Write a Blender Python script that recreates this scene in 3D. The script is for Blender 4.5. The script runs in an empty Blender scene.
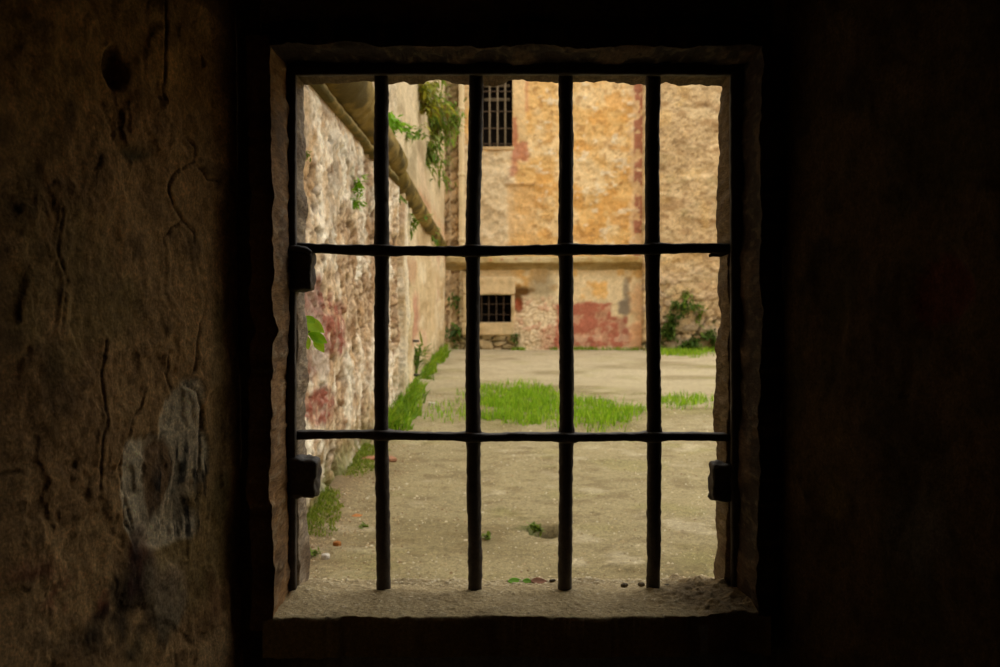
import bpy, bmesh, math, random
import numpy as np
from mathutils import Matrix, Vector, Euler

random.seed(7)
RNG = np.random.default_rng(11)
SC = bpy.context.scene
COL = SC.collection

# ------------------------------------------------------------------ camera
EYE = np.array([0.0, 0.0, 1.5])
F = 1000.0                                   # focal length in pixels, 1000 x 667 frame
PITCH, YAW = math.atan(40.5 / 1000), math.atan(9 / 1000)
cam_d = bpy.data.cameras.new('camera')
cam = bpy.data.objects.new('camera', cam_d)
COL.objects.link(cam)
cam.location = EYE
cam.rotation_euler = (math.pi / 2 - PITCH, 0, -YAW)
cam_d.sensor_width = 36
cam_d.lens = 36
cam_d.clip_start = 0.02
cam_d.clip_end = 300
cam_d.dof.use_dof = True
cam_d.dof.focus_distance = 2.42
cam_d.dof.aperture_fstop = 6.3
SC.camera = cam
ROT = np.array(Euler((math.pi / 2 - PITCH, 0, -YAW)).to_matrix())


def ray(px, py):
    d = ROT @ np.array([(px - 500) / F, (333.5 - py) / F, -1.0])
    return d


def at_y(px, py, Y):
    d = ray(px, py)
    return EYE + d * (Y / d[1])


def at_x(px, py, X):
    d = ray(px, py)
    return EYE + d * (X / d[0])


def at_z(px, py, Z=0.0):
    d = ray(px, py)
    return EYE + d * ((Z - EYE[2]) / d[2])


def project(P):
    """world points (...,3) -> where the photographer's eye sees them, used to find where a stain lies on a wall"""
    q = (P - EYE) @ ROT
    w = np.maximum(-q[..., 2], 1e-3)
    return 500 + F * q[..., 0] / w, 333.5 - F * q[..., 1] / w


# ------------------------------------------------------------------ noise
def _hash(ix, iy, iz, seed):
    h = (ix.astype(np.uint32) * np.uint32(374761393) + iy.astype(np.uint32) * np.uint32(668265263)
         + iz.astype(np.uint32) * np.uint32(2147483647) + np.uint32(seed * 974711 % 4294967291))
    h = (h ^ (h >> np.uint32(13))) * np.uint32(1274126177)
    h = h ^ (h >> np.uint32(16))
    h = (h * np.uint32(2246822519))
    return ((h ^ (h >> np.uint32(15))) & np.uint32(0xFFFFFF)).astype(np.float64) / 16777215.0


def vnoise(x, y, z, seed=0):
    x, y, z = np.broadcast_arrays(*[np.asarray(v, float) for v in (x, y, z)])
    fx, fy, fz = np.floor(x), np.floor(y), np.floor(z)
    ix, iy, iz = fx.astype(np.int64), fy.astype(np.int64), fz.astype(np.int64)
    tx, ty, tz = x - fx, y - fy, z - fz
    s = lambda t: t * t * t * (t * (t * 6 - 15) + 10)
    ux, uy, uz = s(tx), s(ty), s(tz)
    out = 0
    for dx in (0, 1):
        wx = ux if dx else 1 - ux
        for dy in (0, 1):
            wy = uy if dy else 1 - uy
            for dz in (0, 1):
                wz = uz if dz else 1 - uz
                out = out + wx * wy * wz * _hash(ix + dx, iy + dy, iz + dz, seed)
    return out * 2 - 1


def fbm(x, y, z, seed=0, octs=4, gain=0.5):
    a, f, t, n = 1.0, 1.0, 0.0, 0.0
    for o in range(octs):
        t = t + a * vnoise(np.asarray(x) * f + 17.3 * o, np.asarray(y) * f + 5.1 * o, np.asarray(z) * f, seed + o)
        n += a
        a *= gain
        f *= 2.03
    return t / n * 1.5


def worley(x, y, seed=0, jit=0.9):
    x, y = np.asarray(x, float), np.asarray(y, float)
    fx, fy = np.floor(x).astype(np.int64), np.floor(y).astype(np.int64)
    f1 = np.full(x.shape, 9.0)
    f2 = np.full(x.shape, 9.0)
    cid = np.zeros(x.shape)
    z0 = np.zeros_like(fx)
    for dx in (-1, 0, 1):
        for dy in (-1, 0, 1):
            cx, cy = fx + dx, fy + dy
            jx = cx + 0.5 + jit * (_hash(cx, cy, z0, seed) - 0.5)
            jy = cy + 0.5 + jit * (_hash(cx, cy, z0, seed + 1) - 0.5)
            d = np.hypot(x - jx, y - jy)
            c = _hash(cx, cy, z0, seed + 2)
            nearer = d < f1
            f2 = np.where(nearer, f1, np.minimum(f2, d))
            cid = np.where(nearer, c, cid)
            f1 = np.where(nearer, d, f1)
    return f1, f2, cid


def sst(a, b, x):
    t = np.clip((x - a) / (b - a), 0, 1)
    return t * t * (3 - 2 * t)


def rect(px, py, x0, y0, x1, y1, soft, wob=0.0):
    d = np.minimum(np.minimum(px - x0, x1 - px), np.minimum(py - y0, y1 - py)) + wob
    return sst(-soft, soft, d)


def ell(px, py, cx, cy, rx, ry, soft=0.35, wob=0.0):
    d = 1 - np.hypot((px - cx) / rx, (py - cy) / ry) + wob
    return sst(-soft, soft, d)


def polydist(px, py, pts):
    d = np.full(px.shape, 1e9)
    for (ax, ay), (bx, by) in zip(pts[:-1], pts[1:]):
        vx, vy = bx - ax, by - ay
        L = vx * vx + vy * vy
        t = np.clip(((px - ax) * vx + (py - ay) * vy) / L, 0, 1)
        d = np.minimum(d, np.hypot(px - ax - t * vx, py - ay - t * vy))
    return d


def lin(r, g, b):
    return np.array([((c / 255 + 0.055) / 1.055) ** 2.4 if c > 10.3 else c / 255 / 12.92 for c in (r, g, b)])


def mixc(c, new, m):
    m = np.asarray(m)[..., None]
    return c * (1 - m) + np.asarray(new) * m


# ------------------------------------------------------------------ objects
def setp(o, **k):
    for a, b in k.items():
        if b is not None:
            o[a] = b
    return o


def link(name, me, mat=None, parent=None, smooth=True):
    o = bpy.data.objects.new(name, me)
    COL.objects.link(o)
    if mat is not None:
        me.materials.append(mat)
    if parent is not None:
        o.parent = parent
        o.matrix_parent_inverse = Matrix.Translation(parent.location).inverted()
    if smooth and len(me.polygons):
        me.polygons.foreach_set('use_smooth', np.ones(len(me.polygons), bool))
    me.update()
    return o


def thing(o, label, cat, group=None):
    return setp(o, label=label, category=cat, group=group)


def struct(o):
    return setp(o, kind='structure')


def empty(name, loc):
    o = bpy.data.objects.new(name, None)
    COL.objects.link(o)
    o.location = Vector([float(v) for v in loc])
    return o


def mesh_from(verts, faces, cols=None, name='shape'):
    me = bpy.data.meshes.new(name)
    V = np.asarray(verts, dtype=np.float32).reshape(-1, 3)
    me.vertices.add(len(V))
    me.vertices.foreach_set('co', V.ravel())
    if isinstance(faces, np.ndarray):
        k = faces.shape[1]
        me.loops.add(faces.size)
        me.loops.foreach_set('vertex_index', faces.astype(np.int32).ravel())
        me.polygons.add(len(faces))
        me.polygons.foreach_set('loop_start', (np.arange(len(faces)) * k).astype(np.int32))
    else:
        flat = [i for f in faces for i in f]
        starts, n = [], 0
        for f in faces:
            starts.append(n)
            n += len(f)
        me.loops.add(len(flat))
        me.loops.foreach_set('vertex_index', np.array(flat, np.int32))
        me.polygons.add(len(faces))
        me.polygons.foreach_set('loop_start', np.array(starts, np.int32))
    me.update(calc_edges=True)
    me.validate()
    if cols is not None:
        a = me.color_attributes.new('Tint', 'FLOAT_COLOR', 'POINT')
        c = np.ones((len(V), 4), np.float32)
        c[:, :3] = np.clip(np.asarray(cols).reshape(-1, 3), 0.0, 1)
        a.data.foreach_set('color', c.ravel())
    return me


def grid(P, C=None, flip=False, keep=None):
    """P (nv,nu,3) -> mesh; keep (nv-1,nu-1) bool picks the faces"""
    nv, nu = P.shape[:2]
    i = np.arange(nv * nu).reshape(nv, nu)
    f = np.stack([i[:-1, :-1], i[:-1, 1:], i[1:, 1:], i[1:, :-1]], -1)
    f = f.reshape(-1, 4) if keep is None else f[keep]
    if flip:
        f = f[:, ::-1]
    return mesh_from(P.reshape(-1, 3), np.ascontiguousarray(f), None if C is None else C.reshape(-1, 3))


def join_parts(parts):
    """[(V, F, C)] -> one shape"""
    V, Fc, C, n = [], [], [], 0
    for v, f, c in parts:
        v = np.asarray(v, float)
        V.append(v)
        Fc += [[i + n for i in q] for q in f]
        C.append(np.broadcast_to(np.asarray(c, float), v.shape))
        n += len(v)
    return mesh_from(np.concatenate(V), Fc, np.concatenate(C))


def steps(*spans):
    """steps((a,b,step),(b,c,step)) -> increasing coordinates"""
    out = []
    for a, b, s in spans:
        n = max(1, int(round((b - a) / s)))
        out.append(np.linspace(a, b, n, endpoint=False))
    out.append([spans[-1][1]])
    return np.concatenate(out)


def tube(path, rad, nseg=14, rough=0.0, seed=0, fr=40.0, cap=True):
    path = np.asarray(path, float)
    n = len(path)
    rad = np.broadcast_to(np.asarray(rad, float), (n,))
    T = np.gradient(path, axis=0)
    T /= np.linalg.norm(T, axis=1, keepdims=True)
    ref = np.array([0, 1.0, 0]) if abs(T[0][1]) < 0.9 else np.array([1.0, 0, 0])
    A = np.cross(T, ref)
    A /= np.linalg.norm(A, axis=1, keepdims=True)
    B = np.cross(T, A)
    th = np.linspace(0, 2 * math.pi, nseg, endpoint=False)
    P = path[:, None] + rad[:, None, None] * (np.cos(th)[None, :, None] * A[:, None] + np.sin(th)[None, :, None] * B[:, None])
    if rough:
        N = P - path[:, None]
        N /= np.maximum(np.linalg.norm(N, axis=2, keepdims=True), 1e-6)
        P = P + N * (rough * fbm(P[..., 0] * fr, P[..., 1] * fr, P[..., 2] * fr, seed, 3))[..., None]
    V = P.reshape(-1, 3)
    Fc = []
    for i in range(n - 1):
        for j in range(nseg):
            k = (j + 1) % nseg
            Fc.append([i * nseg + j, i * nseg + k, (i + 1) * nseg + k, (i + 1) * nseg + j])
    if cap:
        Fc.append(list(range(nseg))[::-1])
        Fc.append([(n - 1) * nseg + j for j in range(nseg)])
    return V, Fc


def sweep_rect(path, w, h, rough=0.0, seed=0, fr=40.0, across=(0, 1, 0), corner=0.25):
    """a bar of rounded rectangular section: w along ACROSS, h along the third direction"""
    path = np.asarray(path, float)
    n = len(path)
    w = np.broadcast_to(np.asarray(w, float), (n,)) / 2
    h = np.broadcast_to(np.asarray(h, float), (n,)) / 2
    T = np.gradient(path, axis=0)
    T /= np.linalg.norm(T, axis=1, keepdims=True)
    A = np.broadcast_to(np.asarray(across, float), T.shape)
    B = np.cross(T, A)
    c = 1 - corner
    prof = [(c, 1), (0, 1), (-c, 1), (-1, c), (-1, 0), (-1, -c), (-c, -1), (0, -1), (c, -1), (1, -c), (1, 0), (1, c)]
    P = np.stack([path + A * (w * a)[:, None] + B * (h * b)[:, None] for a, b in prof], 1)
    if rough:
        N = P - path[:, None]
        N /= np.maximum(np.linalg.norm(N, axis=2, keepdims=True), 1e-6)
        P = P + N * (rough * fbm(P[..., 0] * fr, P[..., 1] * fr, P[..., 2] * fr, seed, 3))[..., None]
    k = len(prof)
    Fc = [[i * k + j, i * k + (j + 1) % k, (i + 1) * k + (j + 1) % k, (i + 1) * k + j] for i in range(n - 1) for j in range(k)]
    Fc += [list(range(k))[::-1], [(n - 1) * k + j for j in range(k)]]
    return P.reshape(-1, 3), Fc


def block(lo, hi, rough=0.01, seed=0, fr=8.0, seg=None, round_=0.12):
    """a worn block: a finely divided box with softened corners and an uneven surface"""
    lo, hi = np.asarray(lo, float), np.asarray(hi, float)
    size = hi - lo
    seg = seg or max(size) / 10
    bm = bmesh.new()
    bmesh.ops.create_cube(bm, size=1)
    n = [max(2, int(s / seg)) for s in size]
    bmesh.ops.subdivide_edges(bm, edges=bm.edges[:], cuts=min(10, max(n)), use_grid_fill=True)
    V = np.array([v.co[:] for v in bm.verts])
    Fc = [[v.index for v in f.verts] for f in bm.faces]
    bm.free()
    r = round_
    inner = np.clip(V, -0.5 + r, 0.5 - r)
    d = V - inner
    L = np.linalg.norm(d, axis=1, keepdims=True)
    V = inner + np.where(L > 1e-6, d / np.maximum(L, 1e-6) * r, 0)
    W = lo + (V + 0.5) * size
    N = V / np.maximum(np.linalg.norm(V, axis=1, keepdims=True), 1e-6)
    W = W + N * (rough * fbm(W[:, 0] * fr, W[:, 1] * fr, W[:, 2] * fr, seed, 3))[:, None]
    return W, Fc


# ------------------------------------------------------------------ materials
def material(name, base=None, rough=0.9, var=((6, 0.25), (45, 0.25)), bump=((30, 0.4),), metal=0.0, spec=0.25, trans=0.0, dist=0.02, stretch=None):
    m = bpy.data.materials.new(name)
    m.use_nodes = True
    nt = m.node_tree
    N, L = nt.nodes, nt.links
    bs = N['Principled BSDF']
    bs.inputs['Roughness'].default_value = rough
    bs.inputs['Metallic'].default_value = metal
    bs.inputs['Specular IOR Level'].default_value = spec
    tc = N.new('ShaderNodeTexCoord')
    vec = tc.outputs['Object']
    if stretch:
        mp = N.new('ShaderNodeMapping')
        mp.inputs['Scale'].default_value = stretch
        L.new(vec, mp.inputs['Vector'])
        vec = mp.outputs[0]
    if base is None:
        at = N.new('ShaderNodeVertexColor')
        at.layer_name = 'Tint'
        col = at.outputs['Color']
    else:
        rgb = N.new('ShaderNodeRGB')
        rgb.outputs[0].default_value = (*[float(c) for c in base], 1)
        col = rgb.outputs[0]
    for sc_, amp in var:
        nz = N.new('ShaderNodeTexNoise')
        nz.inputs['Scale'].default_value = sc_
        nz.inputs['Detail'].default_value = 5
        nz.inputs['Roughness'].default_value = 0.6
        L.new(vec, nz.inputs['Vector'])
        mr = N.new('ShaderNodeMapRange')
        mr.inputs['From Min'].default_value = 0.3
        mr.inputs['From Max'].default_value = 0.7
        mr.inputs['To Min'].default_value = 1 - amp
        mr.inputs['To Max'].default_value = 1 + amp
        L.new(nz.outputs['Fac'], mr.inputs['Value'])
        mx = N.new('ShaderNodeVectorMath')
        mx.operation = 'SCALE'
        L.new(col, mx.inputs[0])
        L.new(mr.outputs[0], mx.inputs['Scale'])
        col = mx.outputs[0]
    L.new(col, bs.inputs['Base Color'])
    prev = None
    for sc_, st in bump:
        nz = N.new('ShaderNodeTexNoise')
        nz.inputs['Scale'].default_value = sc_
        nz.inputs['Detail'].default_value = 7
        nz.inputs['Roughness'].default_value = 0.65
        L.new(vec, nz.inputs['Vector'])
        b = N.new('ShaderNodeBump')
        b.inputs['Strength'].default_value = st
        b.inputs['Distance'].default_value = dist
        L.new(nz.outputs['Fac'], b.inputs['Height'])
        if prev is not None:
            L.new(prev, b.inputs['Normal'])
        prev = b.outputs[0]
    if prev is not None:
        L.new(prev, bs.inputs['Normal'])
    if trans:
        tr = N.new('ShaderNodeBsdfTranslucent')
        L.new(col, tr.inputs['Color'])
        ms = N.new('ShaderNodeMixShader')
        ms.inputs[0].default_value = trans
        L.new(bs.outputs[0], ms.inputs[1])
        L.new(tr.outputs[0], ms.inputs[2])
        L.new(ms.outputs[0], N['Material Output'].inputs['Surface'])
    return m


M_FAR = material('weathered_render', var=((1.3, 0.10), (6, 0.14), (18, .14)), bump=((7, 0.35), (24, 0.3)), dist=0.03)
M_RUBBLE = material('rough_rubble', var=((3, 0.14), (22, 0.28), (60, .2)), bump=((14, 0.5), (55, 0.4)), dist=0.025)
M_GROUND = material('old_screed', var=((1.2, 0.08), (16, 0.16), (45, 0.34), (130, .35)), bump=((30, 0.3), (110, 0.6)), dist=0.012)
M_PLASTER = material('damp_plaster', var=((9, 0.22), (55, 0.30), (170, 0.38)), bump=((45, 0.4), (170, 0.4)), dist=0.005)
M_SILL = material('gritty_cement', var=((12, 0.12), (130, 0.30), (420, 0.30)), bump=((90, 0.5), (320, 0.6)), dist=0.004)
M_JAMB = material('chipped_stone', var=((14, 0.20), (90, 0.30), (220, .35)), bump=((60, 0.6), (220, 0.5)), dist=0.006, stretch=(1, .22, 1))
M_IRON = material('rusty_iron', base=lin(62, 52, 44), rough=0.62, var=((30, 0.35), (160, 0.35)), bump=((70, 0.5), (260, 0.6)), dist=0.003, spec=0.4)
M_IRON_FAR = material('grey_iron', base=lin(128, 112, 88), rough=0.7, var=((12, 0.2),), bump=((40, 0.2),), spec=0.3)
M_IRON_LOW = material('dark_grey_iron', base=lin(84, 68, 52), rough=0.8, var=((12, 0.2),), bump=((40, 0.2),))
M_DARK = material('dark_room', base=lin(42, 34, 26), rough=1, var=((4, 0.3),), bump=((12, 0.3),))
M_TINT = material('tinted_stone', var=((8, 0.14), (60, 0.2)), bump=((30, 0.5), (90, 0.4)), dist=0.012)
M_LEAF = material('leaf', var=((20, 0.2),), bump=(), rough=0.6, spec=0.3, trans=0.45)
M_DRY = material('dry_leaf', var=((60, 0.3),), bump=((80, 0.3),), rough=0.8, trans=0.1)

# ================================================================== the dark cell
YF = 2.20                        # inner face of the window wall
XL, XR = -0.478, 0.594           # jambs of the inner part of the opening
XLo, XRo = -0.466, 0.571         # jambs of the narrower outer part
ZT, ZTo = at_y(500, 45, YF)[2], at_y(500, 84, 2.53)[2]
ZS = at_y(500, 616, YF)[2] - .002   # sill
print('sill', ZS, at_y(500, 579, 2.53)[2], ZT, ZTo, at_y(273, 300, YF)[0], at_y(761, 300, YF)[0], at_y(305.5, 300, 2.53)[0], at_y(719, 300, 2.53)[0])
YO = 2.53                        # outer face
CELL_H = 2.75

# window wall, with its opening: four slabs round a hole, one mesh
wx = steps((-0.62, -0.30, .02), (-0.30, .45, .05), (.45, .70, .02))


def slab(x0, x1, z0, z1, y0, y1):
    v = [(x, y, z) for z in (z0, z1) for y in (y0, y1) for x in (x0, x1)]
    f = [[0, 1, 5, 4], [2, 6, 7, 3], [0, 4, 6, 2], [1, 3, 7, 5], [4, 5, 7, 6], [0, 2, 3, 1]]
    return v, f, lin(120, 100, 74)


m = 0.025
o = link('wall_front', join_parts([
    slab(-14, XL - m, -0.1, 5.5, YF + .012, YO - .012), slab(XR + m, 14, -0.1, 5.5, YF + .012, YO - .012),
    slab(XL - m, XR + m, ZT + m, 5.5, YF + .012, YO - .012), slab(XL - m, XR + m, -0.1, ZS - m, YF + .012, YO - .012)]), M_PLASTER, smooth=False)
struct(o)

# the stone lining of the opening: left jamb, head, right jamb; inner face, rebate, outer face
vprof_y = np.concatenate([[YF], np.linspace(YF + .004, 2.395, 34), np.linspace(2.40, YO, 24)])


def lining(side):
    if side == 'head':
        u = np.linspace(XL - .02, XR + .02, 220)
    else:
        u = np.linspace(ZS - .03, ZT + .02, 260)
    U, Yv = np.meshgrid(u, vprof_y)
    outer = Yv > 2.397
    edge_in = np.exp(-((Yv - YF) / .018) ** 2)
    edge_out = np.exp(-((Yv - YO) / .035) ** 2)
    nz = fbm(U * 14, Yv * 6, U * 0 + {'left': 1, 'right': 2, 'head': 3}[side], 21, 4)
    nf = fbm(U * 70, Yv * 18, U * 0, 25, 3)
    chip = np.maximum(fbm(U * 9, Yv * 3, U * 0 + 4, 31 + len(side), 4), -0.2)
    d = .005 * nz + .0025 * nf                 # towards the opening when positive
    d = d - edge_in * (.000 + .008 * chip) - edge_out * ({'left': .000, 'right': .002, 'head': .001}[side] + {'left': .006, 'right': .014, 'head': .016}[side] * chip)
    if side == 'left':
        rel = U - 1.5
        d = d - .007 * sst(-.06, -.11, rel) * (~outer) * 1.0
        d = d + .012 * np.exp(-((rel + .085) / .02) ** 2) * edge_in
        X = np.where(outer, XLo, XL) + d
        P = np.stack([X, Yv, U], -1)
    elif side == 'right':
        rel = U - 1.5
        d = d - .007 * np.exp(-((rel - .35) / .03) ** 2) * edge_out + .003 * sst(-.08, -.10, rel) * edge_out
        X = np.where(outer, XRo, XR) - d
        P = np.stack([X, Yv, U], -1)
    else:
        Z = np.where(outer, ZTo, ZT) - d * 1.2
        P = np.stack([U, Yv, Z], -1)
    # lap the front edge on to the wall face
    lap = P[:1].copy()
    if side == 'left':
        lap[..., 0] -= .05
    elif side == 'right':
        lap[..., 0] += .05
    else:
        lap[..., 2] += .05
    lap[..., 1] = YF + .002 + .003 * nz[:1]
    lapo = P[-1:].copy()
    if side == 'left':
        lapo[..., 0] -= .06
    elif side == 'right':
        lapo[..., 0] += .06
    else:
        lapo[..., 2] += .06
    P = np.concatenate([lap, P, lapo], 0)
    nz = np.concatenate([nz[:1], nz, nz[-1:]], 0)
    nf = np.concatenate([nf[:1], nf, nf[-1:]], 0)
    outer = np.concatenate([outer[:1], outer, outer[-1:]], 0)
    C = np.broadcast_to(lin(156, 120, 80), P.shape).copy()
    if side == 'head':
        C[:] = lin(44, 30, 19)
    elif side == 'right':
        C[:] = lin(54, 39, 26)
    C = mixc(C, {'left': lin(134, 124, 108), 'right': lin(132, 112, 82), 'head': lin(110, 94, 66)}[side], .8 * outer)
    C = mixc(C, lin(96, 74, 52), sst(.1, .6, nz) * .7)
    C = mixc(C, lin(190, 170, 138), sst(.3, .8, nf) * (.4 if side == 'left' else .12))
    return P, C


lin_parts = []
for s in ('left', 'head', 'right'):
    P, C = lining(s)
    nv, nu = P.shape[:2]
    i = np.arange(nv * nu).reshape(nv, nu)
    f = np.stack([i[:-1, :-1], i[:-1, 1:], i[1:, 1:], i[1:, :-1]], -1).reshape(-1, 4)
    lin_parts.append((P.reshape(-1, 3), f, C.reshape(-1, 3)))
n = 0
VV, FF, CC = [], [], []
for v, f, c in lin_parts:
    VV.append(v); FF.append(f + n); CC.append(c); n += len(v)
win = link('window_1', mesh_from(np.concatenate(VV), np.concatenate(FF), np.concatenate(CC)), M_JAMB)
struct(win)

# the sill
sx = np.linspace(XL - .03, XR + .03, 420)
sy = np.concatenate([[YF - .004, YF - .004, YF - .002], np.linspace(YF + .001, YO + .01, 130), [YO + .02, YO + .02]])
X, Yv = np.meshgrid(sx, sy)
nz = fbm(X * 9, Yv * 9, X * 0, 41, 4)
nf = fbm(X * 55, Yv * 55, X * 0, 45, 3)
ng = fbm(X * 160, Yv * 160, X * 0, 47, 2)
corner = ell(X, Yv, .56, 2.36, .13, .17, .5, .25 * nz)
back = sst(2.42, 2.53, Yv)
lump = np.maximum(fbm(X * 20, Yv * 20, X * 0, 49, 4), 0)
Z = ZS + .004 * nz + .0015 * nf + .0012 * ng
Z += corner * (.012 + .018 * lump + .004 * nf)
Z += back * (.0015 * ng + .0015 * nf)
Z += .010 * ell(X, Yv, -.46, 2.43, .05, .10, .5, .3 * nz)
Z += (at_y(500, 580, 2.53)[2] - .003 - ZS) * sst(2.38, 2.53, Yv)
Z -= .006 * ell(X, Yv, .475, YF, .05, .05, .5, .3 * nf)
Z[3] -= .003
Z[2] -= .012
Z[1] -= .05
Z[0] -= .09
Yv = Yv + np.where(np.arange(len(sy))[:, None] < 4, .004 * fbm(X * 25, X * 0, X * 0, 52, 3) + .018 * np.exp(-((X - .475) / .035) ** 2), 0)
Z[-1] -= .09
C = np.broadcast_to(lin(176, 156, 116), X.shape + (3,)).copy()
C = mixc(C, lin(200, 182, 144), sst(.2, .9, nf) * .5 + .25 * back)
C = mixc(C, lin(120, 102, 70), sst(.1, .8, nz) * .4)
C = mixc(C, lin(232, 218, 186), sst(.85, 1.1, ng + .25 * back) * .8)
C = mixc(C, lin(140, 116, 80), corner * .7)
C = mixc(C, lin(80, 66, 48), corner * sst(.15, .0, lump) * .5)
o = link('window_sill', grid(np.stack([X, Yv, Z], -1), C), M_SILL)
struct(o)

# side walls of the cell
SPLAY = 0.30
BEND = 1.0


def plaster_wall(name, side):
    fine = side == 'left'
    s = -1 if fine else 1
    x0 = -0.557 if fine else 0.648
    t = steps((0, .64, .003 if fine else .010), (.64, 4.3, .05))
    z = steps((0, .60, .04), (.60, 2.20, .0045 if fine else .012), (2.20, CELL_H, .05))
    T, Zv = np.meshgrid(t, z)
    Yb = YF + .012 - T
    Xb = x0 + s * SPLAY * np.minimum(T, BEND)
    P = np.stack([Xb, Yb, Zv], -1)
    px, py = project(P)
    vis = (Yb > .4)
    px = np.where(vis, px, -500 if fine else 1500)
    a = fbm(T * 3.2, Zv * 3.2, 0 * T, 61 + s, 5)
    b = fbm(T * 12, Zv * 12, 0 * T, 66 + s, 4)
    c = fbm(T * 40, Zv * 40, 0 * T, 70 + s, 3)
    w = fbm(T * 6, Zv * 6, 0 * T, 75 + s, 4)
    # flaked layers: the top coat survives where the noise is high
    flake = sst(-.05, .0, a + .25 * b)
    flake2 = sst(.28, .32, w + .3 * b)
    h = .008 * a + .0035 * b + .0018 * c + .0022 * flake + .0022 * flake2
    C = np.broadcast_to(lin(206, 166, 112), P.shape).copy()
    C = mixc(C, lin(226, 184, 128), flake * .6)
    C = mixc(C, lin(156, 118, 74), sst(.0, .5, w) * .5)
    C = mixc(C, lin(128, 118, 66), sst(.25, .7, fbm(T * 5, Zv * 4, 0 * T + 7, 80 + s, 4)) * .45)
    C = mixc(C, lin(100, 78, 52), sst(.45, .85, b) * .5)
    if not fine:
        C = C * .17  # less daylight reaches the right wall; that shade is put into its colour
    if fine:
        wob = .35 * b + .25 * w
        # bare whitish patch with black smears
        patch = np.maximum(ell(px, py, 150, 478, 26, 50, .15, wob), ell(px, py, 182, 450, 24, 62, .15, wob))
        patch = np.maximum(patch, ell(px, py, 165, 505, 30, 36, .15, wob))
        h = h - .007 * patch
        C = mixc(C, lin(240, 222, 186), patch * (.55 + .4 * sst(-.5, .1, b + .5 * c)))
        C = mixc(C, lin(140, 100, 56), ell(px, py, 160, 468, 11, 34, .25, wob * 1.5) * .85)
        streak = fbm(T * 70, Zv * 9, 0 * T, 91, 3)
        black = np.maximum(ell(px, py, 185, 492, 24, 42, .3, wob), ell(px, py, 195, 470, 16, 14, .3, wob)) * sst(-.15, .25, streak)
        black = np.maximum(black, polydist(px, py, [(152, 545), (166, 500), (178, 480), (195, 470)]) < 0)
        C = mixc(C, lin(40, 38, 36), black * (.5 + .45 * sst(-.3, .3, c)))
        # red and dark damp stains lower down
        red = ell(px, py, 95, 590, 75, 26, .6, wob * 1.4) * sst(-.1, .35, b)
        C = mixc(C, lin(140, 54, 40), red * .8)
        red2 = ell(px, py, 142, 560, 9, 26, .5, wob)
        C = mixc(C, lin(110, 48, 40), red2 * .5)
        dark = np.maximum(ell(px, py, 100, 610, 60, 40, .5, wob * 1.8), ell(px, py, 125, 635, 26, 40, .4, wob)) * sst(-.35, .2, w + b * .6)
        C = mixc(C, lin(38, 38, 30), dark * .8)
        C = mixc(C, lin(206, 186, 146), ell(px, py, 168, 590, 16, 30, .4, wob * 1.5) * .45)
        green = ell(px, py, 222, 420, 12, 110, .5, wob) * .7
        C = mixc(C, lin(62, 68, 36), green * .6)
        green2 = ell(px, py, 137, 150, 15, 10, .4, wob * 1.4)
        C = mixc(C, lin(52, 66, 36), green2 * .8)
        hole = ell(px, py, 112, 65, 11, 24, .3, wob)
        h = h - .02 * hole
        C = mixc(C, lin(40, 34, 26), hole * .7)
        paler = ell(px, py, 150, 125, 34, 26, .3, wob)
        C = mixc(C, lin(206, 164, 112), paler * .6)
        h = h + .004 * paler
        cracks = [
            [(168, 0), (164, 50), (162, 85), (166, 112), (184, 135), (196, 148), (192, 163), (204, 172), (210, 181), (226, 184), (236, 196)],
            [(192, 163), (178, 172), (170, 190), (182, 218), (164, 238), (168, 268), (166, 292), (176, 310), (186, 320)],
            [(182, 218), (196, 232), (200, 260), (206, 300), (198, 340), (196, 372), (188, 386)],
            [(108, 340), (100, 372), (106, 420), (98, 450), (96, 490)],
            [(118, 110), (117, 140)], [(0, 466), (12, 468), (20, 474)],
            [(188, 386), (198, 392), (204, 412), (202, 470), (196, 500)], [(146, 388), (132, 420), (116, 470), (128, 500), (138, 530)],
            [(172, 390), (166, 372), (172, 352)], [(60, 210), (54, 250), (66, 280), (58, 330)], [(128, 500), (124, 520), (136, 532)]]
        for k, cr in enumerate(cracks):
            jit = 3.5 * b + 2.0 * c
            dd = polydist(px + jit, py + jit * .7, cr)
            width = (.8 if k in (0, 1, 2) else .42) * (1 + .7 * w)
            e = np.exp(-(dd / np.maximum(width, .2)) ** 2) * sst(-.55, .05, fbm(T * 9 + k, Zv * 9, 0 * T, 95, 3))
            h = h - .005 * e
            C = mixc(C, lin(56, 42, 28), e * .7)
            # one lip of the crack stands proud
            h = h + .0015 * np.exp(-((dd - 3.5) / 2.2) ** 2)
    else:
        wob = .35 * b + .3 * w
        redp = ell(px, py, 941, 290, 34, 32, .12, .3 * b)
        C = mixc(C, lin(104, 46, 32), redp * .8)
        h = h - .006 * redp
        C = mixc(C, lin(120, 100, 50), ell(px, py, 835, 500, 14, 22, .4, wob) * .6)
        C = mixc(C, lin(96, 92, 84), ell(px, py, 925, 540, 34, 40, .4, wob) * .5)
        C = mixc(C, lin(44, 36, 28), ell(px, py, 850, 100, 50, 26, .4, wob * 1.5) * .7)
    corner = np.exp(-(T / .02) ** 2)
    h = h * (1 - .7 * corner)
    k_ = np.where(T < BEND, SPLAY, 0.0)
    P[..., 0] -= s * h / np.hypot(1, k_)
    P[..., 1] -= k_ * h / np.hypot(1, k_)
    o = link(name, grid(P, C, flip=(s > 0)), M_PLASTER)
    return struct(o)


plaster_wall('wall_left', 'left')
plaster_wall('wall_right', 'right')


def plane_grid(name, x0, x1, y0, y1, zf, nx, ny, mat, colf, flip=False):
    X, Y = np.meshgrid(np.linspace(x0, x1, nx), np.linspace(y0, y1, ny))
    Z = zf(X, Y)
    return struct(link(name, grid(np.stack([X, Y, Z], -1), colf(X, Y), flip), mat))


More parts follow.
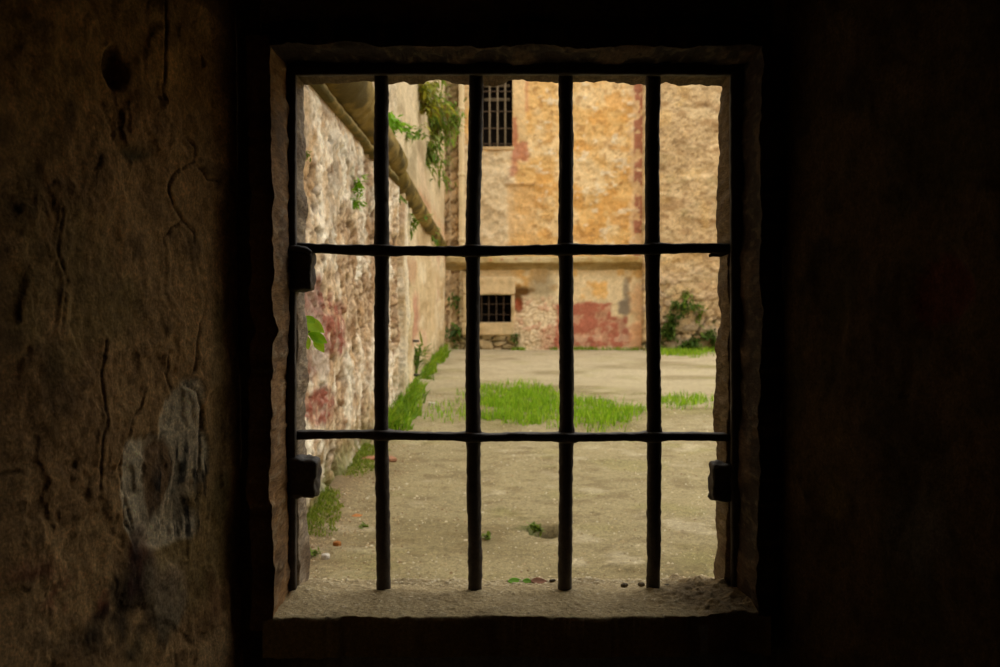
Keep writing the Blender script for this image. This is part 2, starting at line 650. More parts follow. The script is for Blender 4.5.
cf = lambda X, Y: mixc(np.broadcast_to(lin(104, 86, 62), X.shape + (3,)), lin(66, 54, 40), sst(-.3, .5, fbm(X * 3, Y * 3, 0 * X, 5, 4)))
plane_grid('floor', -1.3, 1.4, -2.1, YF + .1, lambda X, Y: .012 * fbm(X * 4, Y * 4, 0 * X, 6, 4), 90, 120, M_PLASTER, cf)
plane_grid('ceiling', -1.3, 1.4, -2.1, YF + .1, lambda X, Y: CELL_H - .04 + .02 * fbm(X * 4, Y * 4, 0 * X, 8, 4), 90, 120, M_PLASTER, cf, True)
X, Z = np.meshgrid(np.linspace(-1.5, 1.6, 90), np.linspace(0, CELL_H, 90))
struct(link('wall_back', grid(np.stack([X, -2.05 + .02 * fbm(X * 4, Z * 4, 0 * X, 9, 4), Z], -1), cf(X, Z), True), M_PLASTER))

# ================================================================== the iron grille in the opening
YB = 2.415
gr = empty('window_grille', (0.05, YB, ZS))
thing(gr, 'black wrought-iron window grille of four upright bars and two crossbars in the stone opening', 'window bars')


def iron(name, vf, parent=gr, label=None, mat=M_IRON):
    v, f = vf
    o = link(name, mesh_from(v, f), mat, parent)
    if label:
        o['label'] = label
    return o


bar_px = [((381, 74), (382, 250), (381, 436), (384, 590)), ((476, 74), (473, 250), (473, 436), (475, 588)),
          ((566, 74), (566, 250), (567, 436), (565, 589)), ((653, 74), (652, 250), (655, 436), (653, 590))]
bar_x = []
for k, pts in enumerate(bar_px):
    W = np.array([at_y(x, y, YB) for x, y in pts])
    zz = np.linspace(ZS - .03, ZTo + .03, 150)
    order = np.argsort(W[:, 2])
    xx = np.interp(zz, W[order, 2], W[order, 0])
    xx = np.convolve(np.pad(xx, 10, mode='edge'), np.ones(21) / 21, 'valid')
    xx = xx + .0012 * fbm(zz * 6, zz * 0 + k, zz * 0, 100 + k, 2)
    path = np.stack([xx, np.full_like(zz, YB) + .002 * fbm(zz * 4, zz * 0 + k, zz * 0, 110 + k, 2), zz], -1)
    rad = .0172 + .0007 * fbm(zz * 12, zz * 0 + k, zz * 0, 120 + k, 2)
    for zc in (1.5 + .104, 1.5 - .343):
        rad = rad + .0025 * np.exp(-((zz - zc) / .022) ** 2)
    iron('vertical_bar', tube(path, rad, 20, .0016, 130 + k, 90))
    bar_x.append(xx)

for k, pts in enumerate(([(283, 246.5), (300, 247.5), (340, 249.5), (381, 250.5), (430, 251), (475, 251), (520, 250.5), (566, 249.5), (610, 249.5), (652, 249), (690, 248.5), (729, 249)],
                         [(286, 435), (330, 434.5), (381, 434.5), (430, 436.5), (473, 436.5), (520, 437), (566, 437), (610, 436.5), (655, 436.5), (700, 436.5), (734, 436.5)])):
    W = np.array([at_y(x, y, YB - .004) for x, y in pts])
    xx = np.linspace(W[0, 0], W[-1, 0], 190)
    zz = np.interp(xx, W[:, 0], W[:, 2])
    zz = np.convolve(np.pad(zz, 6, mode='edge'), np.ones(13) / 13, 'valid') + .001 * fbm(xx * 14, xx * 0, xx * 0, 140 + k, 3)
    hh = (.0235 if k == 0 else .019) + .0018 * fbm(xx * 16, xx * 0 + 3, xx * 0, 143 + k, 3)
    dd = np.full_like(xx, .030)
    for b in bar_x:
        g = np.exp(-((xx - b[75]) / .026) ** 2)
        hh = hh + .006 * g
        dd = dd + .020 * g
    path = np.stack([xx, np.full_like(xx, YB - .004), zz], -1)
    iron('crossbar', sweep_rect(path, dd, hh, .0014, 150 + k, 80))

# frame: two stiles and a top rail
YFm = 2.385


def frame_bar(pts, w, h, across=(0, 1, 0), seed=0):
    p = np.array([at_y(x, y, YFm) for x, y in pts])
    t = np.linspace(0, 1, 120)
    s = np.linspace(0, 1, len(p))
    path = np.stack([np.interp(t, s, p[:, i]) for i in range(3)], -1)
    return sweep_rect(path, w, h, .0012, seed, 60, across)


pL = [(292, 594), (291.5, 440), (291.5, 250), (292, 66)]
pR = [(739, 600), (739, 430), (738.5, 250), (738, 66)]
iron('frame_stile', frame_bar(pL, .022, .021, seed=160))
iron('frame_stile', frame_bar(pR, .022, .038, seed=161))
iron('frame_rail', frame_bar([(287, 69), (420, 68), (600, 68), (748, 69)], .022, .032, seed=162))


def lug(x0, y0, x1, y1, Y0, Y1, seed):
    a, b = at_y(x0, y1, Y0), at_y(x1, y0, Y0)
    return block((a[0], Y0, a[2]), (b[0], Y1, b[2]), .007, seed, 45, round_=.12)


iron('hinge_block', lug(283, 252, 311, 290, 2.365, 2.43, 170))
iron('hinge_block', lug(286, 459, 315, 499, 2.365, 2.43, 171))
iron('hinge_block', lug(713.5, 465, 738, 502, 2.385, 2.44, 172))
# rolled knuckle over the top block, and a bent stub of old iron on the other jamb
p = [at_y(x, y, 2.368) for x, y in ((283, 251), (290, 249), (298, 248.5), (306, 250), (311, 253))]
iron('hinge_knuckle', tube(p, [.006, .008, .008, .007, .005], 10, .001, 175, 60))
p = [at_y(x, y, 2.41) for x, y in ((728, 251), (720, 254), (713, 254.5), (709, 256))]
iron('bent_nail', tube(p, [.009, .008, .006, .003], 10, .0015, 176, 70))

# ================================================================== the courtyard
XW = -1.20                                     # face of the long side wall
YG = at_z(600, 349.5, 0)[1]                      # foot of the end wall
print('end wall at', YG)

# ---- ground
gx = steps((-1.7, 2.2, .035), (2.2, 8, .08), (8, 14, .3))
gy = steps((2.5, 8, .035), (8, 18, .05), (18, YG + 3, .09))
X, Y = np.meshgrid(gx, gy)
a = fbm(X * .8, Y * .8, 0 * X, 201, 4)
b = fbm(X * 4, Y * 4, 0 * X, 205, 4)
c = fbm(X * 14, Y * 14, 0 * X, 209, 3)
P = np.stack([X, Y, 0 * X], -1)
px, py = project(P)
Z = .012 * a + .008 * b + .004 * c
wedge = np.exp(-(X - XW - .02) / .16) * (X > XW - .3)
Z = Z + .05 * np.clip(wedge, 0, 1)
hole = ell(px, py, 548, 531, 15, 6, .25, .3 * b)
Z = Z - .16 * hole
j1 = np.exp(-((Y - at_z(500, 394, 0)[1] - .08 * b) / .06) ** 2)
j2 = np.exp(-((Y - at_z(690, 409, 0)[1] - .10 * b) / .06) ** 2) * (X > .8)
Z = Z - .015 * j1 - .012 * j2
C = np.broadcast_to(lin(152, 138, 100), X.shape + (3,)).copy()
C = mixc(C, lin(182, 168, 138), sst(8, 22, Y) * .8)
C = mixc(C, lin(118, 104, 66), sst(-.1, .6, a) * .55)
C = mixc(C, lin(196, 182, 150), sst(.35, .9, b) * .45 * sst(16, 9, Y))
C = mixc(C, lin(108, 90, 56), sst(.15, .8, fbm(X * 6, Y * 6, 0 * X + 3, 213, 4)) * (.15 + .35 * sst(16, 9, Y)))
C = mixc(C, lin(134, 130, 62), sst(.2, .7, fbm(X * 1.6, Y * 1.6, 0 * X + 5, 217, 4)) * .28)
C = mixc(C, lin(112, 84, 58), np.clip(wedge * 1.5, 0, 1) * .7 * sst(14, 5, Y))
C = mixc(C, lin(110, 104, 48), np.clip(j1 + j2, 0, 1) * .6)
lawn = np.maximum(ell(px, py, 520, 407, 62, 20, .5, .5 * b), ell(px, py, 600, 415, 50, 15, .5, .5 * b))
C = mixc(C, lin(112, 104, 50), lawn * .7)
C = mixc(C, lin(40, 38, 20), hole * .95)
C = mixc(C, lin(74, 84, 30), ell(px, py, 534, 529, 12, 3.5, .5, .5 * c) * .8)
damp = ell(px, py, 522, 517, 30, 8, .5, .8 * b) * sst(.1, .5, c)
C = mixc(C, lin(98, 90, 44), damp * .6)
P[..., 2] = Z
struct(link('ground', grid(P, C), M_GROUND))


def ground_z(x, y):
    x, y = np.asarray(x, float), np.asarray(y, float)
    z = .012 * fbm(x * .8, y * .8, 0 * x, 201, 4) + .008 * fbm(x * 4, y * 4, 0 * x, 205, 4)
    return z + .05 * np.clip(np.exp(-(x - XW - .02) / .16), 0, 1)


# ---- long side wall
ly = steps((2.45, 6, .022), (6, 13.4, .035), (13.4, 26.2, .07))
lz = steps((-.05, 3.2, .017), (3.2, 8.4, .05))
Y, Z = np.meshgrid(ly, lz)
P = np.stack([np.full_like(Y, XW), Y, Z], -1)
px, py = project(P)
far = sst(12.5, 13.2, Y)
a = fbm(Y * 1.1, Z * 1.1, 0 * Y, 301, 4)
b = fbm(Y * 4.5, Z * 4.5, 0 * Y, 305, 4)
c = fbm(Y * 14, Z * 16, 0 * Y, 309, 4)
f1, f2, cid = worley(Y * 4.6 + .5 * b, Z * 7 + .5 * b + .3 * a, 313)
crev = sst(.16, .02, f2 - f1)
cov = sst(-.15, .25, a + .5 * fbm(Y * 2, Z * 2, 0 * Y, 317, 3) + .1)      # where a skin of plaster survives over the stones
pits = sst(.30, .62, fbm(Y * 11, Z * 13, 0 * Y, 321, 4))
fine_ = fbm(Y * 30, Z * 34, 0 * Y, 351, 3)
h_near = .030 * a + .014 * b + .012 * c + .008 * fine_ + (1 - cov) * (.026 * (cid - .5) - .026 * crev) + .015 * cov - .032 * pits
h_far = .02 * fbm(Y * .5, Z * 2.5, 0 * Y + 7, 361, 5) + .008 * b
h = h_near * (1 - far) + h_far * far
# upright ribs where the old building begins
for yc, wd, am in ((12.35, .22, .05), (12.95, .12, .09), (13.75, .10, .07), (14.6, .28, .05), (19.4, .35, .03), (24.3, .3, .05)):
    h = h + am * sst(wd, wd * .6, np.abs(Y - yc)) * (Z < 3.0)
C = np.broadcast_to(lin(212, 186, 150), P.shape).copy()
C = mixc(C, lin(248, 234, 208), cov * sst(-.2, .4, b + .5 * c) * .85)
C = mixc(C, lin(176, 138, 98), (1 - cov) * sst(.3, .9, cid) * .7)
C = mixc(C, lin(150, 118, 88), (1 - cov) * sst(.45, .1, cid) * .6)
C = mixc(C, lin(196, 150, 92), sst(.25, .7, fbm(Y * 3, Z * 3, 0 * Y, 325, 4)) * .45)
C = mixc(C, lin(108, 80, 54), crev * (1 - cov) * .8)
C = mixc(C, lin(92, 66, 42), pits * .8)
C = mixc(C, lin(140, 104, 70), sst(.3, .8, c) * .55)
C = mixc(C, lin(172, 164, 148), sst(.35, .7, fbm(Y * 1.6 + 8, Z * 1.6, 0 * Y, 329, 4)) * .5)
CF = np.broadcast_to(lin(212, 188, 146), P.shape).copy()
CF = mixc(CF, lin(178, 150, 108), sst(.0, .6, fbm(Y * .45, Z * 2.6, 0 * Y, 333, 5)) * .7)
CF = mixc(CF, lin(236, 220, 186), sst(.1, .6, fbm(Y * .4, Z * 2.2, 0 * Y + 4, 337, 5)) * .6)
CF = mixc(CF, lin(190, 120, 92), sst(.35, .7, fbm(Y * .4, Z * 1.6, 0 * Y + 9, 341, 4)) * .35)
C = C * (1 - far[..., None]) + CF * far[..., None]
wob = .3 * b + .4 * a
drip = fbm(Y * 3.0, Z * 1.6, 0 * Y + 5, 371, 4) + .35 * fbm(Y * 9, Z * 9, 0 * Y + 5, 375, 3)
C = mixc(C, lin(250, 240, 216), sst(.10, .5, drip) * (1 - far) * .75)
C = mixc(C, lin(150, 112, 74), sst(.35, .75, fbm(Y * 3.2, Z * 5, 0 * Y + 11, 379, 4)) * (1 - far) * .6)
red = np.maximum(ell(px, py, 309, 308, 14, 26, .25, wob), ell(px, py, 334, 330, 12, 24, .25, wob))
red = np.maximum(red, ell(px, py, 317, 406, 16, 18, .3, wob))
red = np.maximum(red, .7 * ell(px, py, 309, 372, 9, 12, .3, wob))
C = mixc(C, lin(152, 88, 68), red * (.45 + .55 * sst(-.4, .3, c)))
C = mixc(C, lin(158, 132, 116), np.maximum(ell(px, py, 314, 360, 14, 18, .4, wob), ell(px, py, 306, 300, 10, 20, .3, wob)) * .6)
C = mixc(C, lin(186, 110, 90), ell(px, py, 415, 315, 4, 28, .4, wob) * .6)
white = np.exp(-((Y - 13.75) / .12) ** 2) * (Z < 2.95) + .7 * np.exp(-((Y - 11.4) / .1) ** 2) * (Z < 2.7) * sst(1.5, 2.2, Z)
C = mixc(C, lin(246, 234, 208), np.clip(white, 0, 1) * .8)
darkrib = np.exp(-((Y - 12.62) / .09) ** 2) + .8 * np.exp(-((Y - 13.3) / .07) ** 2)
C = mixc(C, lin(112, 84, 50), np.clip(darkrib, 0, 1) * .85 * (Z < 3))
foot = sst(.55, .05, Z + .25 * b)
C = mixc(C, lin(128, 118, 70), foot * .6)
C = mixc(C, lin(96, 110, 40), sst(.22, .0, Z + .12 * b) * .6)
upper = sst(3.15, 3.3, Z)
C = mixc(C, lin(214, 196, 160), upper * .6)
C = mixc(C, lin(150, 132, 96), upper * sst(.0, .6, fbm(Y * .4, Z * 2.0, 0 * Y + 2, 345, 5)) * .7)
mossy = sst(.2, .6, fbm(Y * 5, Z * 5, 0 * Y + 2, 349, 3)) * sst(5.2, 6.5, Z)
C = mixc(C, lin(110, 104, 56), mossy * .6)
under = sst(2.78, 2.86, Z) * sst(3.5, 3.35, Z)
h = h * (1 - under) + np.minimum(h, .01) * under
P[..., 0] += h
top = P[-1:].copy(); top[..., 0] -= .7
endv = np.concatenate([P, top], 0)
endc = np.concatenate([C, C[-1:]], 0)
e = endv[:, -1:].copy(); e[..., 0] -= .7
endv = np.concatenate([endv, e], 1)
endc = np.concatenate([endc, endc[:, -1:]], 1)
struct(link('wall_side', grid(endv, endc), M_RUBBLE))


# ---- rounded stone cordon along the side wall
def cordon(name, y0, y1, cz, r, strip, seed):
    ys = np.arange(y0, y1, .05)
    th = np.linspace(-math.pi / 2, math.pi / 2, 26)
    prof = [(-.06, -1.0, 1), (.055, -.98, 1), (.065, -.82, 1), (.055, -.70, 1), (.02, -.66, 1)] if strip else []
    rows = []
    czs = np.interp(ys, np.linspace(0, 1, len(cz)) * (y1 - y0) + y0, cz)
    rs = np.interp(ys, np.linspace(0, 1, len(r)) * (y1 - y0) + y0, r)
    Pn, tag_ = [], []
    if strip:
        for dx, dz in ((-.08, -.085), (.055, -.08), (.070, -.060), (.068, -.030), (.050, -.016), (.012, -.012)):
            Pn.append(np.stack([np.full_like(ys, XW + dx), ys, czs - rs + dz + .01], -1)); tag_.append(1)
    for t in th:
        Pn.append(np.stack([XW + rs * np.cos(t), ys, czs + rs * np.sin(t)], -1)); tag_.append(0)
    Pn.append(np.stack([np.full_like(ys, XW - .08), ys, czs + rs], -1)); tag_.append(0)
    P = np.stack(Pn, 0)
    T = np.array(tag_)[:, None] * np.ones(len(ys))[None]
    n1 = fbm(P[..., 0] * 6, P[..., 1] * 2.5, P[..., 2] * 6, seed, 4)
    n2 = fbm(P[..., 0] * 16, P[..., 1] * 12, P[..., 2] * 16, seed + 5, 3)
    joint = np.exp(-(((P[..., 1] - y0 + .55) % 1.45 - .7) / .035) ** 2) * (T < .5)
    d = .014 * n1 + .006 * n2 - .03 * joint
    P[..., 0] += d
    P[..., 2] -= d * .5 * (T < .5)
    C = np.broadcast_to(lin(132, 110, 52), P.shape).copy()
    C = mixc(C, lin(78, 66, 20), sst(-.25, .35, n1) * .9)
    C = mixc(C, lin(160, 138, 80), sst(.3, .8, -n1 + .4 * n2) * .55)
    C = mixc(C, lin(74, 72, 26), T * .7 * sst(-.4, .3, n2))
    C = mixc(C, lin(196, 172, 118), (T > .5) * (np.arange(len(tag_)) == 3)[:, None] * .6)  # painted highlight: light caught by the moulding's top edge, set in colour
    C = mixc(C, lin(80, 66, 34), joint * .6)
    # close the two ends
    o = grid(P, C)
    bm = bmesh.new(); bm.from_mesh(o)
    bm.verts.ensure_lookup_table()
    nu_ = P.shape[1]
    for col_ in (0, nu_ - 1):
        bm.faces.new([bm.verts[q * nu_ + col_] for q in range(P.shape[0])])
    bm.to_mesh(o); bm.free()
    return struct(link(name, o, M_TINT))


rr = np.interp(np.linspace(2.5, 12.6, 21), [2.5, 7.6, 9.8, 12.6], [.30, .25, .188, .172])
cordon('trim_1', 2.5, 12.6, 1.5 + 1.437 + rr, rr, True, 401)
cordon('trim_2', 12.45, 26.3, (1.5 + 1.44, 1.5 + 1.08), (.17, .13), False, 411)

# ---- end wall of the courtyard
XE0, XE1 = at_y(459, 200, YG)[0], at_y(646, 200, YG)[0]
U_L, U_R = at_y(474, 100, YG)[0], at_y(512.5, 100, YG)[0]
U_B, U_T = at_y(500, 146.5, YG)[2], at_y(500, 62, YG)[2]
D_L, D_R = at_y(472, 300, YG)[0], at_y(511, 300, YG)[0]
D_B, D_T = at_y(500, 322, YG)[2], at_y(500, 295, YG)[2]


def with_edges(arr, *vals):
    arr = np.array(arr)
    for v in vals:
        arr[np.argmin(np.abs(arr - v))] = v
    return arr


ex = with_edges(np.linspace(XE0, XE1, 170), U_L, U_R, D_L, D_R)
ez = with_edges(steps((-.1, 7.6, .032), (7.6, 9.0, .1)), U_B, U_T, D_B, D_T)
X, Z = np.meshgrid(ex, ez)
P = np.stack([X, np.full_like(X, YG), Z], -1)
px, py = project(P)
a = fbm(X * .7, Z * .7, 0 * X, 501, 4)
b = fbm(X * 2.4, Z * 2.4, 0 * X, 505, 4)
c = fbm(X * 7, Z * 8, 0 * X, 509, 4)
d4 = fbm(X * 4, Z * 6, 0 * X, 513, 3)
wob = 3.5 * b + 2.0 * c
up = py < 258
C = np.broadcast_to(lin(218, 176, 112), P.shape).copy()
C = mixc(C, lin(228, 200, 152), sst(-.05, .45, fbm(X * 1.5, Z * 1.5, 0 * X + 3, 517, 4)) * .75)
C = mixc(C, lin(206, 152, 80), sst(.15, .6, fbm(X * 2.2, Z * 2.6, 0 * X + 6, 521, 4)) * .75)
C = mixc(C, lin(160, 114, 62), sst(.3, .75, c) * .55)
cr1 = np.abs(fbm(X * 1.6, Z * 2.4, 0 * X + 17, 541, 4))
C = mixc(C, lin(132, 92, 50), sst(.05, .0, cr1) * sst(-.1, .3, b) * .5)
C = mixc(C, lin(234, 222, 194), sst(.45, .8, d4) * .5)
smooth_strip = rect(px, py, 512, 60, 526, 140, 2, .3 * wob)
C = mixc(C, lin(214, 182, 132), smooth_strip * .85)
C = mixc(C, lin(196, 138, 98), rect(px, py, 524.5, 60, 529, 112, 1.2, .2 * wob) * .65)
pale = rect(px, py, 455, 150, 514, 262, 7, wob * 1.6)
C = mixc(C, lin(222, 202, 166), pale * .85)
C = mixc(C, lin(170, 144, 108), pale * sst(.1, .6, c) * .5)
redw = np.maximum(rect(px, py, 512.5, 118, 517, 165, 1.5, .5 * wob), rect(px, py, 514, 143, 527, 160, 2.5, .6 * wob))
redw = np.maximum(redw, .8 * rect(px, py, 511, 155, 518, 176, 2.5, .6 * wob))
C = mixc(C, lin(176, 96, 70), redw * .75)
redr = rect(px, py, 634, 60, 650, 262, 1.4, .35 * wob) * sst(-.55, -.1, c + .7 * b)
C = mixc(C, lin(220, 190, 150), rect(px, py, 630, 60, 650, 262, 2, .8 * wob) * .6)
C = mixc(C, lin(158, 92, 70), redr * .85)
C = mixc(C, lin(150, 108, 60), rect(px, py, 505, 183, 534, 185.5, 1, 0) * .6)
sq = rect(px, py, 508, 186, 535, 240, 2, .6 * wob)
C = mixc(C, lin(218, 176, 118), sq * .6)
# below the string course
low = sst(262, 266, py)
CL = np.broadcast_to(lin(218, 194, 152), P.shape).copy()
CL = mixc(CL, lin(236, 216, 174), sst(-.25, .5, fbm(X * 1.3, Z * 1.3, 0 * X + 13, 525, 4)) * .7)
CL = mixc(CL, lin(220, 166, 86), rect(px, py, 520, 262, 650, 292, 6, wob * 2) * sst(.0, .5, b) * .8)
CL = mixc(CL, lin(150, 134, 104), ell(px, py, 543, 284, 12, 20, .5, .5 * b) * .75)
CL = mixc(CL, lin(180, 146, 92), rect(px, py, 440, 262, 650, 275, 5, wob) * .55)
rub = rect(px, py, 516, 297, 560, 350, 6, wob)
CL = mixc(CL, lin(228, 206, 172), rub * .7)
g1, g2, gid = worley(X * 7.5 + .5 * b, Z * 10 + .5 * b, 529)
rcrev = sst(.2, .05, g2 - g1) * rub
CL = mixc(CL, lin(150, 112, 76), rcrev * .5)
CL = mixc(CL, lin(190, 100, 78), rub * sst(.84, .9, gid) * .35)
CL = mixc(CL, lin(190, 120, 94), rect(px, py, 540, 328, 562, 349, 4, wob) * .4)
redp = rect(px, py, 556, 303.5, 612, 347, 1.8, .6 * wob)
redp = np.maximum(redp, rect(px, py, 606, 316, 629, 347, 2.5, .8 * wob))
CL = mixc(CL, lin(174, 98, 76), redp * (.65 + .3 * sst(-.5, .2, c)))
CL = mixc(CL, lin(212, 172, 140), redp * sst(.45, .7, fbm(X * 3.5, Z * 3.5, 0 * X + 4, 533, 4)) * .7)
CL = mixc(CL, lin(198, 122, 88), rect(px, py, 630, 322, 650, 350, 3, wob) * .5)
grey = np.maximum(rect(px, py, 617, 299, 629, 316, 2.5, .9 * wob), rect(px, py, 622, 280, 629, 305, 2.5, .9 * wob) * .8)
grey = np.maximum(grey, .25 * rect(px, py, 618, 312, 629, 340, 3, .9 * wob))
CL = mixc(CL, lin(98, 88, 80), grey * .8)
CL = mixc(CL, lin(214, 160, 112), rect(px, py, 632, 285, 650, 350, 4, wob) * .5)
cav = np.maximum(ell(px, py, 522, 292, 9, 4, .5, .5 * b), ell(px, py, 517.5, 296, 4, 8, .5, .5 * b))
CL = mixc(CL, lin(106, 74, 34), cav)
CL = mixc(CL, lin(150, 74, 40), ell(px, py, 517.5, 305, 4.5, 6, .5, .5 * b) * .95)
stone = rect(px, py, 440, 336, 518, 352, 3, .6 * wob)
k1, k2, kid = worley(X * 3.0 + .15 * b, Z * 4.6 + .15 * a, 537)
kcrev = sst(.2, .04, k2 - k1)
left_low = np.maximum(stone, rect(px, py, 440, 262, 470, 352, 3, wob))
CL = mixc(CL, lin(160, 134, 92), left_low * .7)
CL = mixc(CL, lin(104, 92, 48), stone * sst(-.2, .5, b) * .6)
CL = mixc(CL, lin(70, 58, 34), left_low * kcrev * .8)
C = C * (1 - low[..., None]) + CL * low[..., None]
h = .03 * a + .022 * b + .010 * c
rough_up = (py < 258) * (1 - smooth_strip)
h = h + rough_up * (.012 * c + .014 * d4 - .022 * sst(.35, .8, c)) + .03 * smooth_strip
h = h - .10 * cav * low - .03 * rcrev + rub * .03 * (gid - .5) - left_low * .08 * kcrev
h = h + .05 * (rect(px, py, 505, 183, 534, 186, .8, 0)) - .03 * sq
P[..., 1] -= h
Xm, Zm = (X[:-1, :-1] + X[1:, 1:]) / 2, (Z[:-1, :-1] + Z[1:, 1:]) / 2
keep = ~(((Xm > U_L) & (Xm < U_R) & (Zm > U_B) & (Zm < U_T)) | ((Xm > D_L) & (Xm < D_R) & (Zm > D_B) & (Zm < D_T)))
edge = np.exp(-((X - XE0) / .06) ** 2)
P[..., 1] += .06 * edge
struct(link('wall_end', grid(P, C, keep=keep), M_FAR))
# its returns and top, so that it stands as a solid wall
struct(link('wall_end_body', join_parts([
    (*block((XE0 + .05, YG + 2.0, -.1), (XE1, YG + 2.2, 9.0), .02, 3), lin(150, 128, 94)),
    (*block((XE0 + .02, YG + .04, -.1), (XE0 + .10, YG + 2.1, 9.0), .01, 4), lin(206, 184, 146)),
    (*block((XE0 + .05, YG + .06, 8.9), (XE1, YG + 2.1, 9.05), .02, 5), lin(170, 146, 110))]), M_FAR))

# ---- string course on the end wall
xs = np.linspace(XW - .5, XE1 - .02, 260)
zc0, zc1 = at_y(560, 270, YG)[2], at_y(560, 255.5, YG)[2]
hh = zc1 - zc0
prof = [(.0, -.02), (.03, .0), (.05, .10), (.10, .22), (.17, .34), (.22, .45), (.25, .50), (.25, .78), (.235, .86), (.20, .92), (.0, 1.0)]
rows = []
for t in np.linspace(0, len(prof) - 1, 40):
    i = min(int(t), len(prof) - 2)
    w = t - i
    rows.append((prof[i][0] * (1 - w) + prof[i + 1][0] * w, prof[i][1] * (1 - w) + prof[i + 1][1] * w))
rows = np.array(rows)
X = np.broadcast_to(xs, (40, len(xs)))
Yv = YG + .02 - rows[:, :1] * np.ones_like(X)
Z = zc0 + hh * rows[:, 1:] * np.ones_like(X)
n1 = fbm(X * 2.2, Yv * 4, Z * 5, 551, 4)
n2 = fbm(X * 8, Yv * 8, Z * 10, 555, 3)
Yv = Yv - .015 * n1 - .012 * n2
Z = Z + .015 * n1 + .01 * n2
C = np.broadcast_to(lin(178, 154, 104), X.shape + (3,)).copy()
C = mixc(C, lin(150, 118, 58), sst(-.1, .6, n1) * .75)
C = mixc(C, lin(198, 182, 144), sst(.1, .6, -n1) * .5)
C = mixc(C, lin(168, 96, 66), sst(.5, .8, n2) * (Z > zc0 + .6 * hh) * .6)
C = mixc(C, lin(120, 98, 50), (rows[:, 1:] < .45) * .4 * np.ones_like(X))  # darker lower half: olive stain plus underside shading put into the colour
struct(link('trim_3', grid(np.stack([X, Yv, Z], -1), C), M_FAR))

# ---- rubble wall beyond the red-stained edge
YR = YG - .35
rx = steps((at_y(644, 200, YR)[0], at_y(735, 200, YR)[0], .035), (at_y(735, 200, YR)[0], 13.5, .12))
rz = steps((-.1, 7.6, .035), (7.6, 8.6, .1))
X, Z = np.meshgrid(rx, rz)
P = np.stack([X, np.full_like(X, YR), Z], -1)
px, py = project(P)
a = fbm(X * .8, Z * .9, 0 * X, 601, 4)
b = fbm(X * 2.6, Z * 3.4, 0 * X, 605, 4)
c = fbm(X * 8, Z * 10, 0 * X, 609, 4)
lowm = sst(255, 300, py + 10 * b)
q1, q2, qid = worley(X * 3.2 + .6 * b, Z * 4.6 + .6 * b, 613)
s1, s2, sid = worley(X * 1.5 + .4 * b, Z * 2.3 + .4 * b, 617)
crev = sst(.16, .02, q2 - q1)
bigc = sst(.13, .02, s2 - s1) * sst(302, 325, py) * sst(-.5, .2, fbm(X * 2, Z * 2, 0 * X + 31, 633, 3))
C = np.broadcast_to(lin(196, 166, 122), P.shape).copy()
C = mixc(C, lin(226, 200, 156), sst(.0, .6, fbm(X * 1.7, Z * 2.6, 0 * X + 3, 621, 4)) * .6)
C = mixc(C, lin(158, 122, 80), sst(.1, .6, fbm(X * 1.8, Z * 4.2, 0 * X + 6, 625, 4)) * .65)
C = mixc(C, lin(132, 100, 66), sst(.4, .75, c) * .5)
C = mixc(C, lin(214, 176, 110), sst(.3, .7, fbm(X * 2, Z * 2, 0 * X + 9, 629, 4)) * .35)
C = mixc(C, lin(190, 160, 120), lowm * .4)
C = mixc(C, lin(112, 88, 58), crev * (.2 + .35 * lowm) * .8)
C = mixc(C, lin(60, 48, 30), bigc * .85)
C = mixc(C, lin(170, 150, 130), lowm * sst(.6, .9, qid) * .5)
C = mixc(C, lin(120, 112, 60), sst(.45, .75, b) * sst(120, 200, py) * .3)
C = mixc(C, lin(88, 96, 40), sst(338, 352, py + 6 * b) * .5)
h = .05 * a + .04 * b + .03 * c - crev * (.015 + .03 * lowm) - .10 * bigc + lowm * .08 * (qid - .5) - .04 * sst(.4, .7, c)
P[..., 1] -= h
lead = P[:, :1].copy(); lead[..., 1] = YG + .3
P = np.concatenate([lead, P], 1)
C = np.concatenate([C[:, :1], C], 1)
struct(link('wall_rubble', grid(P, C), M_RUBBLE))
YRf = YR

# ---- the nook between the side wall and the end wall
nx = steps((-3.0, -1.4, .1), (-1.4, XE0 + .06, .02))
nzv = np.linspace(-.1, 8.8, 230)
X, Z = np.meshgrid(nx, nzv)
a = fbm(X * 1, Z * 1, 0 * X, 701, 4)
b = fbm(X * 3.5, Z * 3.5, 0 * X, 705, 4)
q1, q2, qid = worley(X * 3.4 + .7 * b, Z * 4.2 + .7 * b, 709)
crev = sst(.18, .03, q2 - q1)
C = np.broadcast_to(lin(190, 160, 118), X.shape + (3,)).copy()
C = mixc(C, lin(214, 188, 146), sst(.0, .6, a) * .5)
C = mixc(C, lin(120, 96, 64), sst(.1, .7, b) * .5)
C = mixc(C, lin(84, 66, 42), crev * .55)
C = mixc(C, lin(104, 90, 50), sst(4.3, 5.6, Z + b) * .65)
struct(link('wall_nook', grid(np.stack([X, YG + .12 - .05 * a - .05 * b + .06 * crev + 1.3 * sst(-1.10, -1.16, X + .03 * b + .03 * a), Z], -1), C), M_RUBBLE))

# ---- the rest of the yard's enclosure, beyond the jamb
Y, Z = np.meshgrid(np.linspace(2.5, YG + .5, 160), np.linspace(-.1, 4.2, 60))
a = fbm(Y * 1, Z * 1, 0 * Y, 721, 4)
b = fbm(Y * 3, Z * 3, 0 * Y, 725, 4)
C = mixc(np.broadcast_to(lin(200, 172, 130), Y.shape + (3,)), lin(160, 128, 88), sst(-.1, .5, b))
struct(link('wall_opposite', grid(np.stack([13.2 - .06 * a - .05 * b, Y, Z], -1), C, True), M_RUBBLE))


